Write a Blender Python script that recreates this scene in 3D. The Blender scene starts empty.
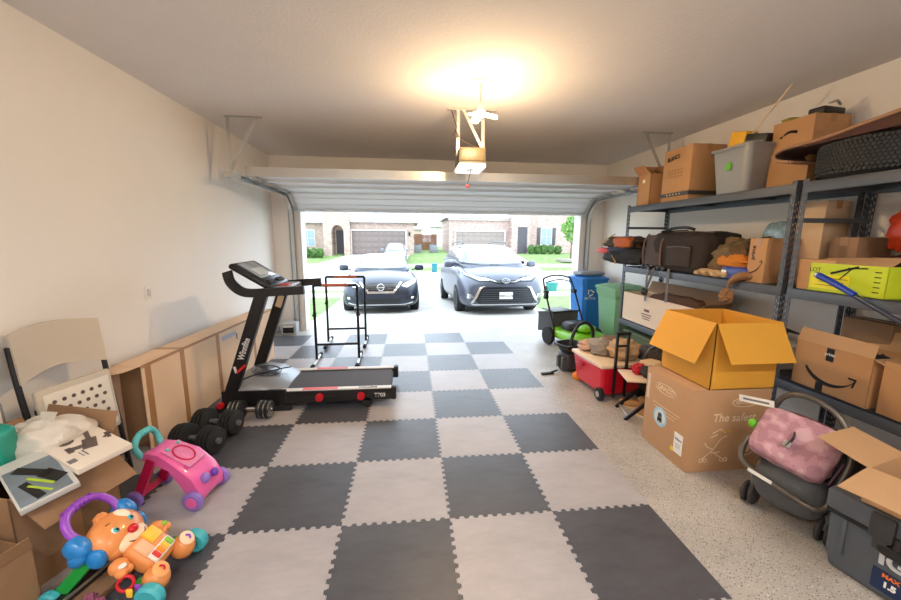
import bpy, bmesh, math, random
from mathutils import Vector, Matrix, Euler, noise
from mathutils.geometry import delaunay_2d_cdt
from mathutils.bvhtree import BVHTree
PI = math.pi
scene = bpy.context.scene
COL = scene.collection

# ------------------------------------------------------------------ camera
F_PX, YAW, PITCH, ROLL, CAM_Z = 374.83, 0.10573, 0.16363, 0.00803, 1.606
_fw = Vector((math.sin(YAW)*math.cos(PITCH), math.cos(YAW)*math.cos(PITCH), -math.sin(PITCH)))
_r = Vector((math.cos(YAW), -math.sin(YAW), 0))
_u = _r.cross(_fw)
_R = _r*math.cos(ROLL) + _u*math.sin(ROLL)
_U = -_r*math.sin(ROLL) + _u*math.cos(ROLL)
cd = bpy.data.cameras.new('camera'); cam = bpy.data.objects.new('camera', cd); COL.objects.link(cam)
cd.sensor_width = 36.0; cd.lens = 36.0*F_PX/901.0; cd.clip_start = 0.05; cd.clip_end = 400
m3 = Matrix((_R, _U, -_fw)).transposed()
cam.matrix_world = Matrix.Translation((0, 0, CAM_Z)) @ m3.to_4x4()
scene.camera = cam
# ------------------------------------------------------------------ world, light, exposure
w = bpy.data.worlds.new('world'); scene.world = w; w.use_nodes = True
nt = w.node_tree; bg = nt.nodes['Background']
SKY_STRENGTH = 3.7
bg.inputs['Color'].default_value = (0.74, 0.87, 1.0, 1); bg.inputs['Strength'].default_value = SKY_STRENGTH
po = bpy.data.lights.new('door_portal', 'AREA'); po.shape = 'RECTANGLE'; po.size = 4.9; po.size_y = 2.2
po.cycles.is_portal = True
pob = bpy.data.objects.new('door_portal', po); COL.objects.link(pob); pob.location = (0.6, 6.95, 1.1)
pob.rotation_euler = (math.radians(-90), 0, 0)
scene.view_settings.view_transform = 'Standard'; scene.view_settings.look = 'None'
scene.view_settings.gamma = 1.0; scene.view_settings.use_curve_mapping = False
scene.view_settings.exposure = 0.69
LAMP_W = 50.0
FILL_W = 33.0  # power of each added fill light behind the camera

# ------------------------------------------------------------------ helpers
def lin(c):
    return tuple(((v/255)/12.92 if v/255 <= .04045 else (((v/255)+.055)/1.055)**2.4) for v in c)

MATS = {}
def M(name, rgb=None, rough=.6, metal=0.0, var=0.0, scale=8.0, bump=0.0, bscale=60.0, coat=0.0, emit=0.0, trans=0.0, alpha=1.0, spec=.5):
    if name in MATS: return MATS[name]
    m = bpy.data.materials.new(name); m.use_nodes = True; MATS[name] = m
    n = m.node_tree.nodes; l = m.node_tree.links; b = n['Principled BSDF']
    c = lin(rgb); b.inputs['Base Color'].default_value = (*c, 1)
    b.inputs['Roughness'].default_value = rough; b.inputs['Metallic'].default_value = metal
    b.inputs['Specular IOR Level'].default_value = spec
    if coat: b.inputs['Coat Weight'].default_value = coat; b.inputs['Coat Roughness'].default_value = .08
    if trans: b.inputs['Transmission Weight'].default_value = trans
    if alpha < 1: b.inputs['Alpha'].default_value = alpha
    if emit: b.inputs['Emission Color'].default_value = (*c, 1); b.inputs['Emission Strength'].default_value = emit
    if var or bump:
        tc = n.new('ShaderNodeTexCoord')
    if var:
        no = n.new('ShaderNodeTexNoise'); no.inputs['Scale'].default_value = scale; no.inputs['Detail'].default_value = 5
        l.new(tc.outputs['Object'], no.inputs['Vector'])
        mx = n.new('ShaderNodeMix'); mx.data_type = 'RGBA'
        mx.inputs[6].default_value = (*[v*(1-var) for v in c], 1); mx.inputs[7].default_value = (*[min(1, v*(1+var)) for v in c], 1)
        l.new(no.outputs['Fac'], mx.inputs[0]); l.new(mx.outputs[2], b.inputs['Base Color'])
    if bump:
        nb = n.new('ShaderNodeTexNoise'); nb.inputs['Scale'].default_value = bscale; nb.inputs['Detail'].default_value = 3
        l.new(tc.outputs['Object'], nb.inputs['Vector'])
        bp = n.new('ShaderNodeBump'); bp.inputs['Strength'].default_value = bump; bp.inputs['Distance'].default_value = .01
        l.new(nb.outputs['Fac'], bp.inputs['Height']); l.new(bp.outputs['Normal'], b.inputs['Normal'])
    return m

def I4(): return Matrix.Identity(4)
def TR(x=0, y=0, z=0, rx=0, ry=0, rz=0):
    return Matrix.Translation((x, y, z)) @ Euler((math.radians(rx), math.radians(ry), math.radians(rz))).to_matrix().to_4x4()

class B:
    """collects shapes for ONE mesh"""
    def __init__(s): s.v = []; s.f = []
    def add(s, vs, fs, mat=None):
        k = len(s.v)
        for p in vs:
            p = Vector(p); s.v.append(mat @ p if mat is not None else p)
        s.f += [tuple(i+k for i in f) for f in fs]
        return s
    def bm(s, b, mat=None):
        b.verts.index_update()
        s.add([v.co.copy() for v in b.verts], [[v.index for v in f.verts] for f in b.faces], mat); b.free(); return s
    def box(s, c, d, mat=None, bev=0.0, seg=2, rot=None):
        b = bmesh.new(); bmesh.ops.create_cube(b, size=1)
        for v in b.verts: v.co = Vector((v.co.x*d[0], v.co.y*d[1], v.co.z*d[2]))
        if bev: bmesh.ops.bevel(b, geom=b.edges[:], offset=min(bev, min(d)*.49), segments=seg, affect='EDGES', profile=.5)
        t = Matrix.Translation(c)
        if rot: t = t @ Euler([math.radians(a) for a in rot]).to_matrix().to_4x4()
        return s.bm(b, mat @ t if mat is not None else t)
    def bb(s, x0, x1, y0, y1, z0, z1, mat=None, bev=0.0):
        return s.box(((x0+x1)/2, (y0+y1)/2, (z0+z1)/2), (abs(x1-x0), abs(y1-y0), abs(z1-z0)), mat, bev)
    def rod(s, a, b_, r, r2=None, n=14, mat=None, cap=True):
        a = Vector(a); b_ = Vector(b_); r2 = r if r2 is None else r2
        q = (b_-a).to_track_quat('Z', 'Y'); vs = []; L = (b_-a).length
        for k in range(n):
            t = 2*PI*k/n; vs.append(a + q @ Vector((r*math.cos(t), r*math.sin(t), 0)))
        for k in range(n):
            t = 2*PI*k/n; vs.append(a + q @ Vector((r2*math.cos(t), r2*math.sin(t), L)))
        fs = [(k, (k+1) % n, n+(k+1) % n, n+k) for k in range(n)]
        if cap: fs += [tuple(range(n))[::-1], tuple(range(n, 2*n))]
        return s.add(vs, fs, mat)
    def bar(s, a, b_, wx, wy, up=(0, 0, 1), mat=None):
        """rectangular bar from a to b, wx across, wy along up"""
        a = Vector(a); b_ = Vector(b_); d = (b_-a).normalized(); side = d.cross(Vector(up))
        if side.length < 1e-4: side = d.cross(Vector((1, 0, 0)))
        side.normalize(); u = side.cross(d)
        vs = []
        for p in (a, b_):
            for sx, sy in ((-1, -1), (1, -1), (1, 1), (-1, 1)): vs.append(p + side*sx*wx/2 + u*sy*wy/2)
        return s.add(vs, [(3, 2, 1, 0), (4, 5, 6, 7), (0, 1, 5, 4), (1, 2, 6, 5), (2, 3, 7, 6), (3, 0, 4, 7)], mat)
    def tube(s, pts, r, n=10, closed=False, sub=6, mat=None, flat=1.0):
        P = [Vector(p) for p in pts]; m = len(P)
        if sub > 1 and m > 2:
            Q = []; rng = range(m if closed else m-1)
            for i in rng:
                if closed: p0, p1, p2, p3 = P[(i-1) % m], P[i], P[(i+1) % m], P[(i+2) % m]
                else: p0, p1, p2, p3 = P[max(i-1, 0)], P[i], P[i+1], P[min(i+2, m-1)]
                for k in range(sub):
                    t = k/sub
                    Q.append(.5*((2*p1)+(p2-p0)*t+(2*p0-5*p1+4*p2-p3)*t*t+(3*p1-p0-3*p2+p3)*t**3))
            if not closed: Q.append(P[-1])
            P = Q; m = len(P)
        rad = r if callable(r) else (lambda t: r)
        vs = []; up = None
        for i in range(m):
            if closed: t = (P[(i+1) % m]-P[i-1]).normalized()
            else: t = (P[min(i+1, m-1)]-P[max(i-1, 0)]).normalized()
            if up is None:
                up = Vector((0, 0, 1)) if abs(t.z) < .9 else Vector((1, 0, 0))
            side = t.cross(up).normalized(); up = side.cross(t).normalized()
            rr = rad(i/max(1, m-1))
            for k in range(n):
                a = 2*PI*k/n; vs.append(P[i] + side*rr*math.cos(a) + up*rr*flat*math.sin(a))
        fs = []
        for i in range(m if closed else m-1):
            j = (i+1) % m
            for k in range(n): fs.append((i*n+k, i*n+(k+1) % n, j*n+(k+1) % n, j*n+k))
        if not closed: fs += [tuple(range(n))[::-1], tuple(range((m-1)*n, m*n))]
        return s.add(vs, fs, mat)
    def lathe(s, prof, n=32, mat=None):
        """profile (r,z) about Z"""
        vs = []; m = len(prof)
        for r, z in prof:
            for k in range(n):
                a = 2*PI*k/n; vs.append((r*math.cos(a), r*math.sin(a), z))
        fs = [(i*n+k, i*n+(k+1) % n, (i+1)*n+(k+1) % n, (i+1)*n+k) for i in range(m-1) for k in range(n)]
        if prof[0][0] > 1e-6: fs.append(tuple(range(n))[::-1])
        if prof[-1][0] > 1e-6: fs.append(tuple(range((m-1)*n, m*n)))
        return s.add(vs, fs, mat)
    def ring(s, R, r, n=32, k=10, mat=None):
        return s.tube([(R*math.cos(2*PI*i/n), R*math.sin(2*PI*i/n), 0) for i in range(n)], r, n=k, closed=True, sub=1, mat=mat)
    def prism(s, poly, z0, z1, mat=None):
        """2D polygon (ccw) extruded in z"""
        n = len(poly)
        vs = [(x, y, z0) for x, y in poly] + [(x, y, z1) for x, y in poly]
        fs = [(k, (k+1) % n, n+(k+1) % n, n+k) for k in range(n)] + [tuple(range(n))[::-1], tuple(range(n, 2*n))]
        return s.add(vs, fs, mat)
    def blob(s, c, d, e1=1.0, e2=1.0, amp=0.0, freq=3.0, seed=0, nu=28, nv=18, mat=None, flat=None, fold=0.0):
        """superellipsoid; e<1 boxy; amp = noise relative to size; flat = clamp bottom at this relative z"""
        def p(v, e): return math.copysign(abs(v)**e, v)
        vs = []; fs = []
        for j in range(nv+1):
            th = -PI/2 + PI*j/nv
            for i in range(nu):
                ph = 2*PI*i/nu
                q = Vector((p(math.cos(th), e1)*p(math.cos(ph), e2), p(math.cos(th), e1)*p(math.sin(ph), e2), p(math.sin(th), e1)))
                if amp:
                    k = 1 + amp*(noise.noise(q*freq + Vector((seed*7.3, seed*3.1, seed*1.7))) + .5*noise.noise(q*freq*2.3+Vector((seed, 9, 4))))
                    if fold: k += fold*abs(noise.noise(Vector((q.x*freq*1.5, q.y*freq*1.5, q.z*freq*.6))+Vector((seed*2, 5, 1))))
                    q = q*k
                if flat is not None and q.z < flat: q.z = flat
                vs.append(Vector(c) + Vector((q.x*d[0]/2, q.y*d[1]/2, q.z*d[2]/2)))
        for j in range(nv):
            for i in range(nu):
                fs.append((j*nu+i, j*nu+(i+1) % nu, (j+1)*nu+(i+1) % nu, (j+1)*nu+i))
        return s.add(vs, fs, mat)
    def sheet(s, P00, P10, P11, P01, th=.004, n=1, amp=0.0, seed=0, freq=3, mat=None):
        """thick quad patch between four corners, optionally rumpled"""
        a, b_, c, d = [Vector(p) for p in (P00, P10, P11, P01)]
        nr = (b_-a).cross(d-a).normalized(); top = []; bot = []
        for j in range(n+1):
            for i in range(n+1):
                u, v = i/n, j/n
                q = a*(1-u)*(1-v)+b_*u*(1-v)+c*u*v+d*(1-u)*v
                if amp: q = q + nr*amp*noise.noise(q*freq+Vector((seed, seed*2.2, 0)))
                top.append(q+nr*th/2); bot.append(q-nr*th/2)
        N = n+1; k = len(top); fs = []
        for j in range(n):
            for i in range(n):
                A, Bq, C, D = j*N+i, j*N+i+1, (j+1)*N+i+1, (j+1)*N+i
                fs.append((A, Bq, C, D)); fs.append((k+D, k+C, k+Bq, k+A))
        rim = [i for i in range(N)] + [j*N+n for j in range(1, N)] + [n*N+i for i in range(n-1, -1, -1)] + [j*N for j in range(n-1, 0, -1)]
        for i in range(len(rim)):
            A, Bq = rim[i], rim[(i+1) % len(rim)]; fs.append((A, k+A, k+Bq, Bq))
        return s.add(top+bot, fs, mat)
    def mesh(s, name, mat, smooth=True, ang=38, sub=0):
        me = bpy.data.meshes.new(name); me.from_pydata([tuple(v) for v in s.v], [], s.f)
        me.update()
        b = bmesh.new(); b.from_mesh(me); bmesh.ops.recalc_face_normals(b, faces=b.faces[:]); b.to_mesh(me); b.free()
        if mat: me.materials.append(mat)
        if smooth:
            me.polygons.foreach_set('use_smooth', [True]*len(me.polygons))
            me.set_sharp_from_angle(angle=math.radians(ang))
        return me
    def obj(s, name, mat, parent=None, M4=None, sub=0, smooth=True, ang=38):
        o = bpy.data.objects.new(name, s.mesh(name, mat, smooth, ang)); COL.objects.link(o)
        if parent: o.parent = parent
        if M4 is not None: o.matrix_local = M4
        if sub:
            md = o.modifiers.new('s', 'SUBSURF'); md.levels = sub; md.render_levels = sub
        return o

def tag(o, label, cat, group=None, kind=None):
    o['label'] = label; o['category'] = cat
    if group: o['group'] = group
    if kind: o['kind'] = kind
    return o
def thing(name, label, cat, loc=(0, 0, 0), rz=0, group=None, rot=None):
    o = bpy.data.objects.new(name, None); COL.objects.link(o); o.empty_display_size = .05
    o.location = loc; o.rotation_euler = [math.radians(a) for a in rot] if rot else (0, 0, math.radians(rz))
    return tag(o, label, cat, group)
def struct(name, b, mat, label=None, **k):
    o = b.obj(name, mat, **k); o['kind'] = 'structure'
    if label: o['label'] = label
    return o
def dup(root, loc=None, rz=None, label=None, group=None):
    r = root.copy(); COL.objects.link(r)
    if loc: r.location = loc
    if rz is not None: r.rotation_euler = (0, 0, math.radians(rz))
    if label: r['label'] = label
    if group: r['group'] = group
    for ch in list(root.children):
        c = ch.copy(); COL.objects.link(c); c.parent = r; c.matrix_parent_inverse = ch.matrix_parent_inverse
        for g in ch.children:
            d = g.copy(); COL.objects.link(d); d.parent = c; d.matrix_parent_inverse = g.matrix_parent_inverse
    return r
def text(body, size, mat, parent, M4, name='lettering', ext=.0008, bold=0.0, sx=1.0, align='CENTER', shear=0.0):
    """flat raised lettering; local text plane XY, facing +Z, placed with M4"""
    cu = bpy.data.curves.new('t', 'FONT'); cu.body = body; cu.size = size; cu.extrude = ext; cu.offset = bold
    cu.align_x = align; cu.align_y = 'CENTER'; cu.shear = shear; cu.resolution_u = 3
    ob = bpy.data.objects.new('t', cu); COL.objects.link(ob)
    dg = bpy.context.evaluated_depsgraph_get(); me = bpy.data.meshes.new_from_object(ob.evaluated_get(dg))
    bpy.data.objects.remove(ob); bpy.data.curves.remove(cu)
    for v in me.vertices: v.co.x *= sx
    me.name = name; me.materials.clear(); me.materials.append(mat)
    o = bpy.data.objects.new(name, me); COL.objects.link(o)
    if parent: o.parent = parent
    o.matrix_local = M4
    return o
# frames for flat marks on faces: facing -y, -x, +x, +z
def on_my(x, y, z, roll=0): return Matrix.Translation((x, y, z)) @ Euler((PI/2, 0, 0)).to_matrix().to_4x4() @ Matrix.Rotation(math.radians(roll), 4, 'Z')
def on_mx(x, y, z, roll=0): return Matrix.Translation((x, y, z)) @ Euler((PI/2, 0, -PI/2)).to_matrix().to_4x4() @ Matrix.Rotation(math.radians(roll), 4, 'Z')
def on_px(x, y, z, roll=0): return Matrix.Translation((x, y, z)) @ Euler((PI/2, 0, PI/2)).to_matrix().to_4x4() @ Matrix.Rotation(math.radians(roll), 4, 'Z')
def on_pz(x, y, z, roll=0): return Matrix.Translation((x, y, z)) @ Matrix.Rotation(math.radians(roll), 4, 'Z')

def project_patch(bvh, poly, step, off, direction, to3):
    """polygon in a 2D plane -> patch hugging the surface hit along direction; to3 maps (a,b) to a ray origin"""
    n = len(poly); pts = [Vector(p) for p in poly]
    # densify outline
    out = []
    for i in range(n):
        a, b_ = pts[i], pts[(i+1) % n]; k = max(1, int((b_-a).length/step))
        out += [a + (b_-a)*(j/k) for j in range(k)]
    m = len(out)
    x0, x1 = min(p.x for p in out), max(p.x for p in out); y0, y1 = min(p.y for p in out), max(p.y for p in out)
    def inside(q):
        c = False
        for i in range(m):
            a, b_ = out[i], out[i-1]
            if (a.y > q.y) != (b_.y > q.y) and q.x < (b_.x-a.x)*(q.y-a.y)/(b_.y-a.y)+a.x: c = not c
        return c
    inner = []; y = y0+step*.5
    while y < y1:
        x = x0+step*.5
        while x < x1:
            q = Vector((x, y))
            if inside(q) and min((q-o).length for o in out) > step*.45: inner.append(q)
            x += step
        y += step
    vs, _, fs, *_r2 = delaunay_2d_cdt(out+inner, [], [list(range(m))], 1, 1e-6)
    top = []; d = Vector(direction); last = None
    for q in vs:
        o = Vector(to3(q.x, q.y)); h = bvh.ray_cast(o, d)[0]
        if h is None: h = last if last is not None else o + d*1.0; h = Vector(to3(q.x, q.y)) + d*((h-o).dot(d))
        last = h; top.append(h - d*off)
    b = B(); k = len(top)
    fs = [tuple(f) for f in fs]; cnt = {}
    for f in fs:
        for i in range(len(f)):
            e = (f[i], f[(i+1) % len(f)]); cnt[e] = cnt.get(e, 0)+1
    rim = [e for e in cnt if (e[1], e[0]) not in cnt]
    allf = fs + [(a, b2, k+b2, k+a) for a, b2 in rim]
    b.add(top + [t + d*(off+.012) for t in top], allf)
    return b
def bvh_of(*objs):
    vs = []; fs = []
    dg = bpy.context.evaluated_depsgraph_get()
    for o in objs:
        e = o.evaluated_get(dg); me = e.to_mesh(); k = len(vs)
        vs += [v.co.copy() for v in me.vertices]; fs += [tuple(i+k for i in p.vertices) for p in me.polygons]; e.to_mesh_clear()
    return BVHTree.FromPolygons(vs, fs)

# ------------------------------------------------------------------ materials
def wall_mat(name, rgb, bump=.15):
    m = M(name, rgb, rough=.85, var=.03, scale=2.0, bump=bump, bscale=70); return m
WALL = wall_mat('painted_drywall', (240, 234, 228))
CEIL = M('textured_ceiling', (228, 222, 220), rough=.9, var=.03, scale=3, bump=.35, bscale=55)
TRIM = M('white_trim', (226, 222, 216), rough=.5)
def epoxy():
    m = M('epoxy_floor', (172, 160, 146), rough=.42, bump=.05, bscale=30); n = m.node_tree.nodes; l = m.node_tree.links; b = n['Principled BSDF']
    tc = n.new('ShaderNodeTexCoord'); base = n.new('ShaderNodeTexNoise'); base.inputs['Scale'].default_value = 3; base.inputs['Detail'].default_value = 6
    l.new(tc.outputs['Object'], base.inputs['Vector'])
    cr = n.new('ShaderNodeValToRGB'); cr.color_ramp.elements[0].position = .3; cr.color_ramp.elements[1].position = .75
    cr.color_ramp.elements[0].color = (*lin((166, 161, 155)), 1); cr.color_ramp.elements[1].color = (*lin((190, 185, 179)), 1)
    l.new(base.outputs['Fac'], cr.inputs['Fac']); prev = cr.outputs['Color']
    for sc, col, thr in ((70, (62, 56, 54), .21), (95, (96, 66, 60), .16), (60, (228, 222, 212), .16)):
        v = n.new('ShaderNodeTexVoronoi'); v.inputs['Scale'].default_value = sc; l.new(tc.outputs['Object'], v.inputs['Vector'])
        k = n.new('ShaderNodeMath'); k.operation = 'LESS_THAN'; k.inputs[1].default_value = thr; l.new(v.outputs['Distance'], k.inputs[0])
        mx = n.new('ShaderNodeMix'); mx.data_type = 'RGBA'; mx.inputs[7].default_value = (*lin(col), 1)
        l.new(k.outputs[0], mx.inputs[0]); l.new(prev, mx.inputs[6]); prev = mx.outputs[2]
    l.new(prev, b.inputs['Base Color']); return m
EPOXY = epoxy()
def foam(name, rgb, v=.12):
    m = M(name, rgb, rough=.40, bump=.12, bscale=160); n = m.node_tree.nodes; l = m.node_tree.links; b = n['Principled BSDF']
    tc = n.new('ShaderNodeTexCoord'); mp = n.new('ShaderNodeMapping'); mp.inputs['Scale'].default_value = (1.3, 3.2, 1); mp.inputs['Rotation'].default_value = (0, 0, .5)
    l.new(tc.outputs['Object'], mp.inputs['Vector'])
    no = n.new('ShaderNodeTexNoise'); no.inputs['Scale'].default_value = 1.6; no.inputs['Detail'].default_value = 9; no.inputs['Roughness'].default_value = .68
    l.new(mp.outputs[0], no.inputs['Vector'])
    cr = n.new('ShaderNodeValToRGB'); cr.color_ramp.elements[0].position = .32; cr.color_ramp.elements[1].position = .72
    c = lin(rgb); cr.color_ramp.elements[0].color = (*[q*(1-v) for q in c], 1); cr.color_ramp.elements[1].color = (*[min(1, q*(1+v*1.6)) for q in c], 1)
    l.new(no.outputs['Fac'], cr.inputs['Fac']); l.new(cr.outputs['Color'], b.inputs['Base Color']); return m
FOAM_L = foam('foam_light', (170, 166, 170)); FOAM_D = foam('foam_dark', (76, 77, 84), .25)
CARD = M('cardboard', (190, 150, 110), rough=.85, var=.07, scale=4, bump=.1, bscale=90)
CARD_D = M('cardboard_dark', (150, 116, 86), rough=.85, var=.08, scale=5, bump=.1, bscale=90)
CARD_L = M('cardboard_pale', (214, 182, 146), rough=.85, var=.06, scale=4, bump=.08, bscale=90)
CARD_O = M('cardboard_orange', (192, 144, 98), rough=.8, var=.06, scale=4)
CARD_Y = M('cardboard_yellow', (222, 160, 54), rough=.75, var=.05, scale=4)
TAPE = M('packing_tape', (176, 128, 84), rough=.3)
INK = M('print_black', (26, 24, 24), rough=.7); WHITE = M('print_white', (236, 234, 228), rough=.6)
PALE_INK = M('print_pale', (226, 200, 168), rough=.7)
BLACK = M('black_plastic', (26, 26, 28), rough=.45); BLACKM = M('black_powder_coat', (24, 24, 26), rough=.4, metal=.2)
RUBBER = M('rubber', (30, 30, 31), rough=.8); STEEL = M('galvanised_steel', (196, 196, 194), rough=.35, metal=.85)
CHROME = M('chrome', (200, 200, 204), rough=.2, metal=1); GREYP = M('grey_plastic', (92, 94, 98), rough=.5)
RED = M('red_plastic', (204, 16, 38), rough=.4); SHELFM = M('slate_powder_coat', (88, 92, 100), rough=.5, metal=.25)
DARKG = M('dark_grey_fabric', (46, 45, 47), rough=.9, bump=.3, bscale=200)
# ================================================================== STRUCTURE
XL, XR, YF, YB, H = -2.27, 3.48, 6.6, -1.6, 2.9
OX0, OX1, OH = -1.84, 3.06, 2.13
struct('floor', B().bb(XL, XR, YB, 6.85, -.12, 0), EPOXY)
struct('ceiling', B().bb(XL-.1, XR+.1, YB-.1, YF+.25, H, H+.1), CEIL)
struct('wall_left', B().bb(XL-.1, XL, YB-.1, YF+.25, -.12, H), WALL)
struct('wall_right', B().bb(XR, XR+.1, YB-.1, YF+.25, -.12, H), WALL)
struct('wall_back', B().bb(XL, XR, YB-.1, YB, -.12, H), WALL)
wf = B().bb(XL, OX0, YF, YF+.25, -.12, H).bb(OX1, XR, YF, YF+.25, -.12, H).bb(OX0, OX1, YF, YF+.25, OH, H)
struct('wall_front', wf, WALL)
jt = B().bb(OX0-.005, OX0+.02, YF-.01, YF+.26, 0, OH).bb(OX1-.02, OX1+.005, YF-.01, YF+.26, 0, OH).bb(OX0, OX1, YF-.01, YF+.26, OH-.02, OH+.005)
struct('trim_1', jt, TRIM)
bs = B().bb(XL, XL+.014, YB, YF, 0, .085, bev=.004)
struct('baseboard_left', bs, TRIM)
bs = B().bb(XR-.014, XR, YB, YF, 0, .085, bev=.004)
struct('baseboard_right', bs, TRIM)

# ---- sectional garage door, parked overhead
DOORM = M('door_steel', (232, 234, 236), rough=.45, metal=.1)
gd = thing('door_1', 'white steel sectional garage door parked open under the ceiling', 'garage door'); gd['kind'] = 'structure'
def section(y0, z0, y1, z1):
    b = B(); x0, x1 = OX0-.06, OX1+.04
    a = Vector((0, y0, z0)); c = Vector((0, y1, z1)); L = (c-a).length; d = (c-a)/L; nrm = Vector((0, -d.z, d.y))
    # profile along the section: (s along, n below the skin)
    prof = [(0, 0), (0, -.045), (.03, -.045), (.035, -.012), (L*.33-.02, -.012), (L*.33, -.022), (L*.33+.02, -.012), (L*.66-.02, -.012), (L*.66, -.022), (L*.66+.02, -.012), (L-.035, -.012), (L-.03, -.045), (L-.004, -.045), (L-.004, 0)]
    pr = [a + d*s + nrm*n for s, n in prof]; n = len(pr)
    b.add([(x0, p.y, p.z) for p in pr]+[(x1, p.y, p.z) for p in pr], [(k, (k+1) % n, n+(k+1) % n, n+k) for k in range(n)]+[tuple(range(n)), tuple(range(n, 2*n))[::-1]])
    b.obj('door_section', DOORM, gd, ang=20)
    h = B()
    for xx in (x0+.03, x1-.03):
        h = B(); p0 = a + d*.03 + nrm*-.048; p1 = a + d*(L-.03) + nrm*-.048
        h.bar((xx, p0.y, p0.z), (xx, p1.y, p1.z), .05, .004, up=nrm)
        h.box((xx, a.y, a.z-.055), (.09, .1, .008))
        h.obj('door_stile', STEEL, gd)
ZD = 2.34
for y0, z0, y1, z1 in ((4.72, ZD, 5.24, ZD), (5.24, ZD, 5.76, ZD), (5.76, ZD, 6.26, ZD-.03), (6.26, ZD-.03, 6.60, 2.05)):
    section(y0, z0, y1, z1)
B().bb(OX0-.04, OX1+.02, 4.715, 4.80, ZD+.0, ZD+.055).bb(OX0-.04, OX1+.02, 4.70, 4.715, ZD-.05, ZD+.055).obj('door_strut', STEEL, gd)
B().bb(OX0-.02, OX1, 6.575, 6.625, 2.02, 2.065, bev=.01).obj('bottom_seal', M('grey_seal', (120, 120, 122), rough=.7), gd)
for sx, xx in ((-1, OX0-.07), (1, OX1+.05)):
    for yy in (4.76, 5.24, 5.76, 6.26):
        rl = B(); rl.rod((xx+sx*.05, yy, ZD-.06), (xx-sx*.08, yy, ZD-.06), .006).rod((xx+sx*.03, yy, ZD-.06), (xx+sx*.045, yy, ZD-.06), .022)
        rl.box((xx-sx*.03, yy, ZD-.055), (.08, .07, .01))
        rl.obj('roller', STEEL, gd)
# ---- tracks
def track(x, side, lab):
    t = thing('door_track', lab, 'garage door track', (x, YF, 0), group='door tracks')
    path = [(0, -.045, .02), (0, -.045, 1.86)] + [(0, -.045-.40*(1-math.cos(a)), 1.86+.40*math.sin(a)) for a in [PI/2*k/8 for k in range(1, 9)]] + [(0, -2.2, 2.265)]
    b = B(); w_ = .026
    # C channel: sweep three thin strips
    for q in range(len(path)-1):
        a = Vector(path[q]); c = Vector(path[q+1]); d = (c-a).normalized(); nn = Vector((1, 0, 0)).cross(d)
        b.bar(a+Vector((side*.028, 0, 0)), c+Vector((side*.028, 0, 0)), .05, .0025, up=(1, 0, 0))
        b.bar(a+nn*w_, c+nn*w_, .056, .0025, up=nn); b.bar(a-nn*w_, c-nn*w_, .056, .0025, up=nn)
    b.obj('track_rail', STEEL, t)
    g = B().bar((side*.045, -.012, 0.0), (side*.045, -.012, 2.1), .05, .003, up=(0, 1, 0)).bar((side*.052, -.03, 0), (side*.052, -.03, 2.1), .003, .04, up=(0, 1, 0))
    g.obj('jamb_angle', STEEL, t)
    h = B()
    y0 = -2.02
    def angle(p, q, up):
        h.bar(p, q, .032, .003, up=up); pv = Vector(p)+Vector(up)*.014; qv = Vector(q)+Vector(up)*.014; h.bar(pv, qv, .003, .03, up=up)
    angle((side*.03, y0-.02, 2.22), (side*.03, y0, 2.895), (0, 1, 0))
    angle((side*.03, y0, 2.34), (-side*.27, y0, 2.885), (0, 1, 0))
    angle((side*.05, y0-.02, 2.885), (-side*.34, y0-.02, 2.885), (0, 0, 1))
    h.obj('hanger', STEEL, t)
    B().bar((0, -2.2, 2.265), (0, -1.95, 2.265), .07, .06).obj('end_bumper', STEEL, t)
track(OX0-.105, -1, 'steel garage door track with ceiling bracket beside the plain wall')
track(OX1+.10, 1, 'steel garage door track with ceiling bracket on the shelving side')

# ---- opener
op = thing('garage_door_opener', 'garage door opener hung from ceiling with lit lens', 'garage door opener', (.62, 4.05, 2.42))
B().box((0, 0, 0), (.27, .36, .16), bev=.012).obj('motor_housing', M('opener_grey', (120, 112, 100), rough=.4, metal=.5), op)
B().box((0, -.187, .01), (.24, .02, .12), bev=.006).obj('front_panel', M('opener_panel', (96, 84, 62), rough=.45, var=.5, scale=30), op)
B().box((0, .0, -.095), (.28, .38, .05), bev=.02).obj('light_lens', M('frosted_lens', (238, 236, 232), rough=.4, emit=.7), op)
for sx in (-.13, .125):
    bb = B().bar((sx, -.05, .02), (sx, -.03, .478), .032, .003, up=(0, 1, 0)).bar((sx+.014, -.05, .02), (sx+.014, -.03, .478), .003, .03, up=(0, 1, 0))
    for k in range(8): bb.box((sx, -.052, .08+k*.045), (.012, .006, .02))
    bb.obj('hanging_strap', STEEL, op)
B().bar((.12, -.04, .1), (-.08, -.03, .478), .028, .003, up=(0, 1, 0)).obj('diagonal_strap', STEEL, op)
B().bar((-.24, -.03, .47), (.26, -.03, .47), .032, .02).obj('ceiling_angle', STEEL, op)
B().tube([(-.2, -.04, .46), (-.17, -.05, .36), (-.15, -.07, .28), (-.18, -.06, .22), (-.13, -.06, .2), (-.16, -.06, .27), (-.1, -.05, .18), (.02, -.06, .12), (.1, -.04, .09)], .005, n=6).obj('power_cord', M('brown_cord', (70, 50, 34), rough=.6), op)
B().bb(-.02, .02, .18, 2.5, -.03, 0).obj('drive_rail', STEEL, op)
B().tube([(0, -.1, -.12), (-.02, -.11, -.2), (-.035, -.1, -.27)], .004, n=6).obj('release_cord', INK, op)
B().box((-.035, -.1, -.285), (.035, .02, .03), bev=.008).obj('release_handle', RED, op)
B().tube([(0, -.09, -.12), (-.04, -.1, -.13), (-.05, -.11, -.125)], .004, n=6).tube([(0, -.09, -.125), (.05, -.1, -.11)], .004, n=6).obj('antenna_wire', INK, op)

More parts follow.
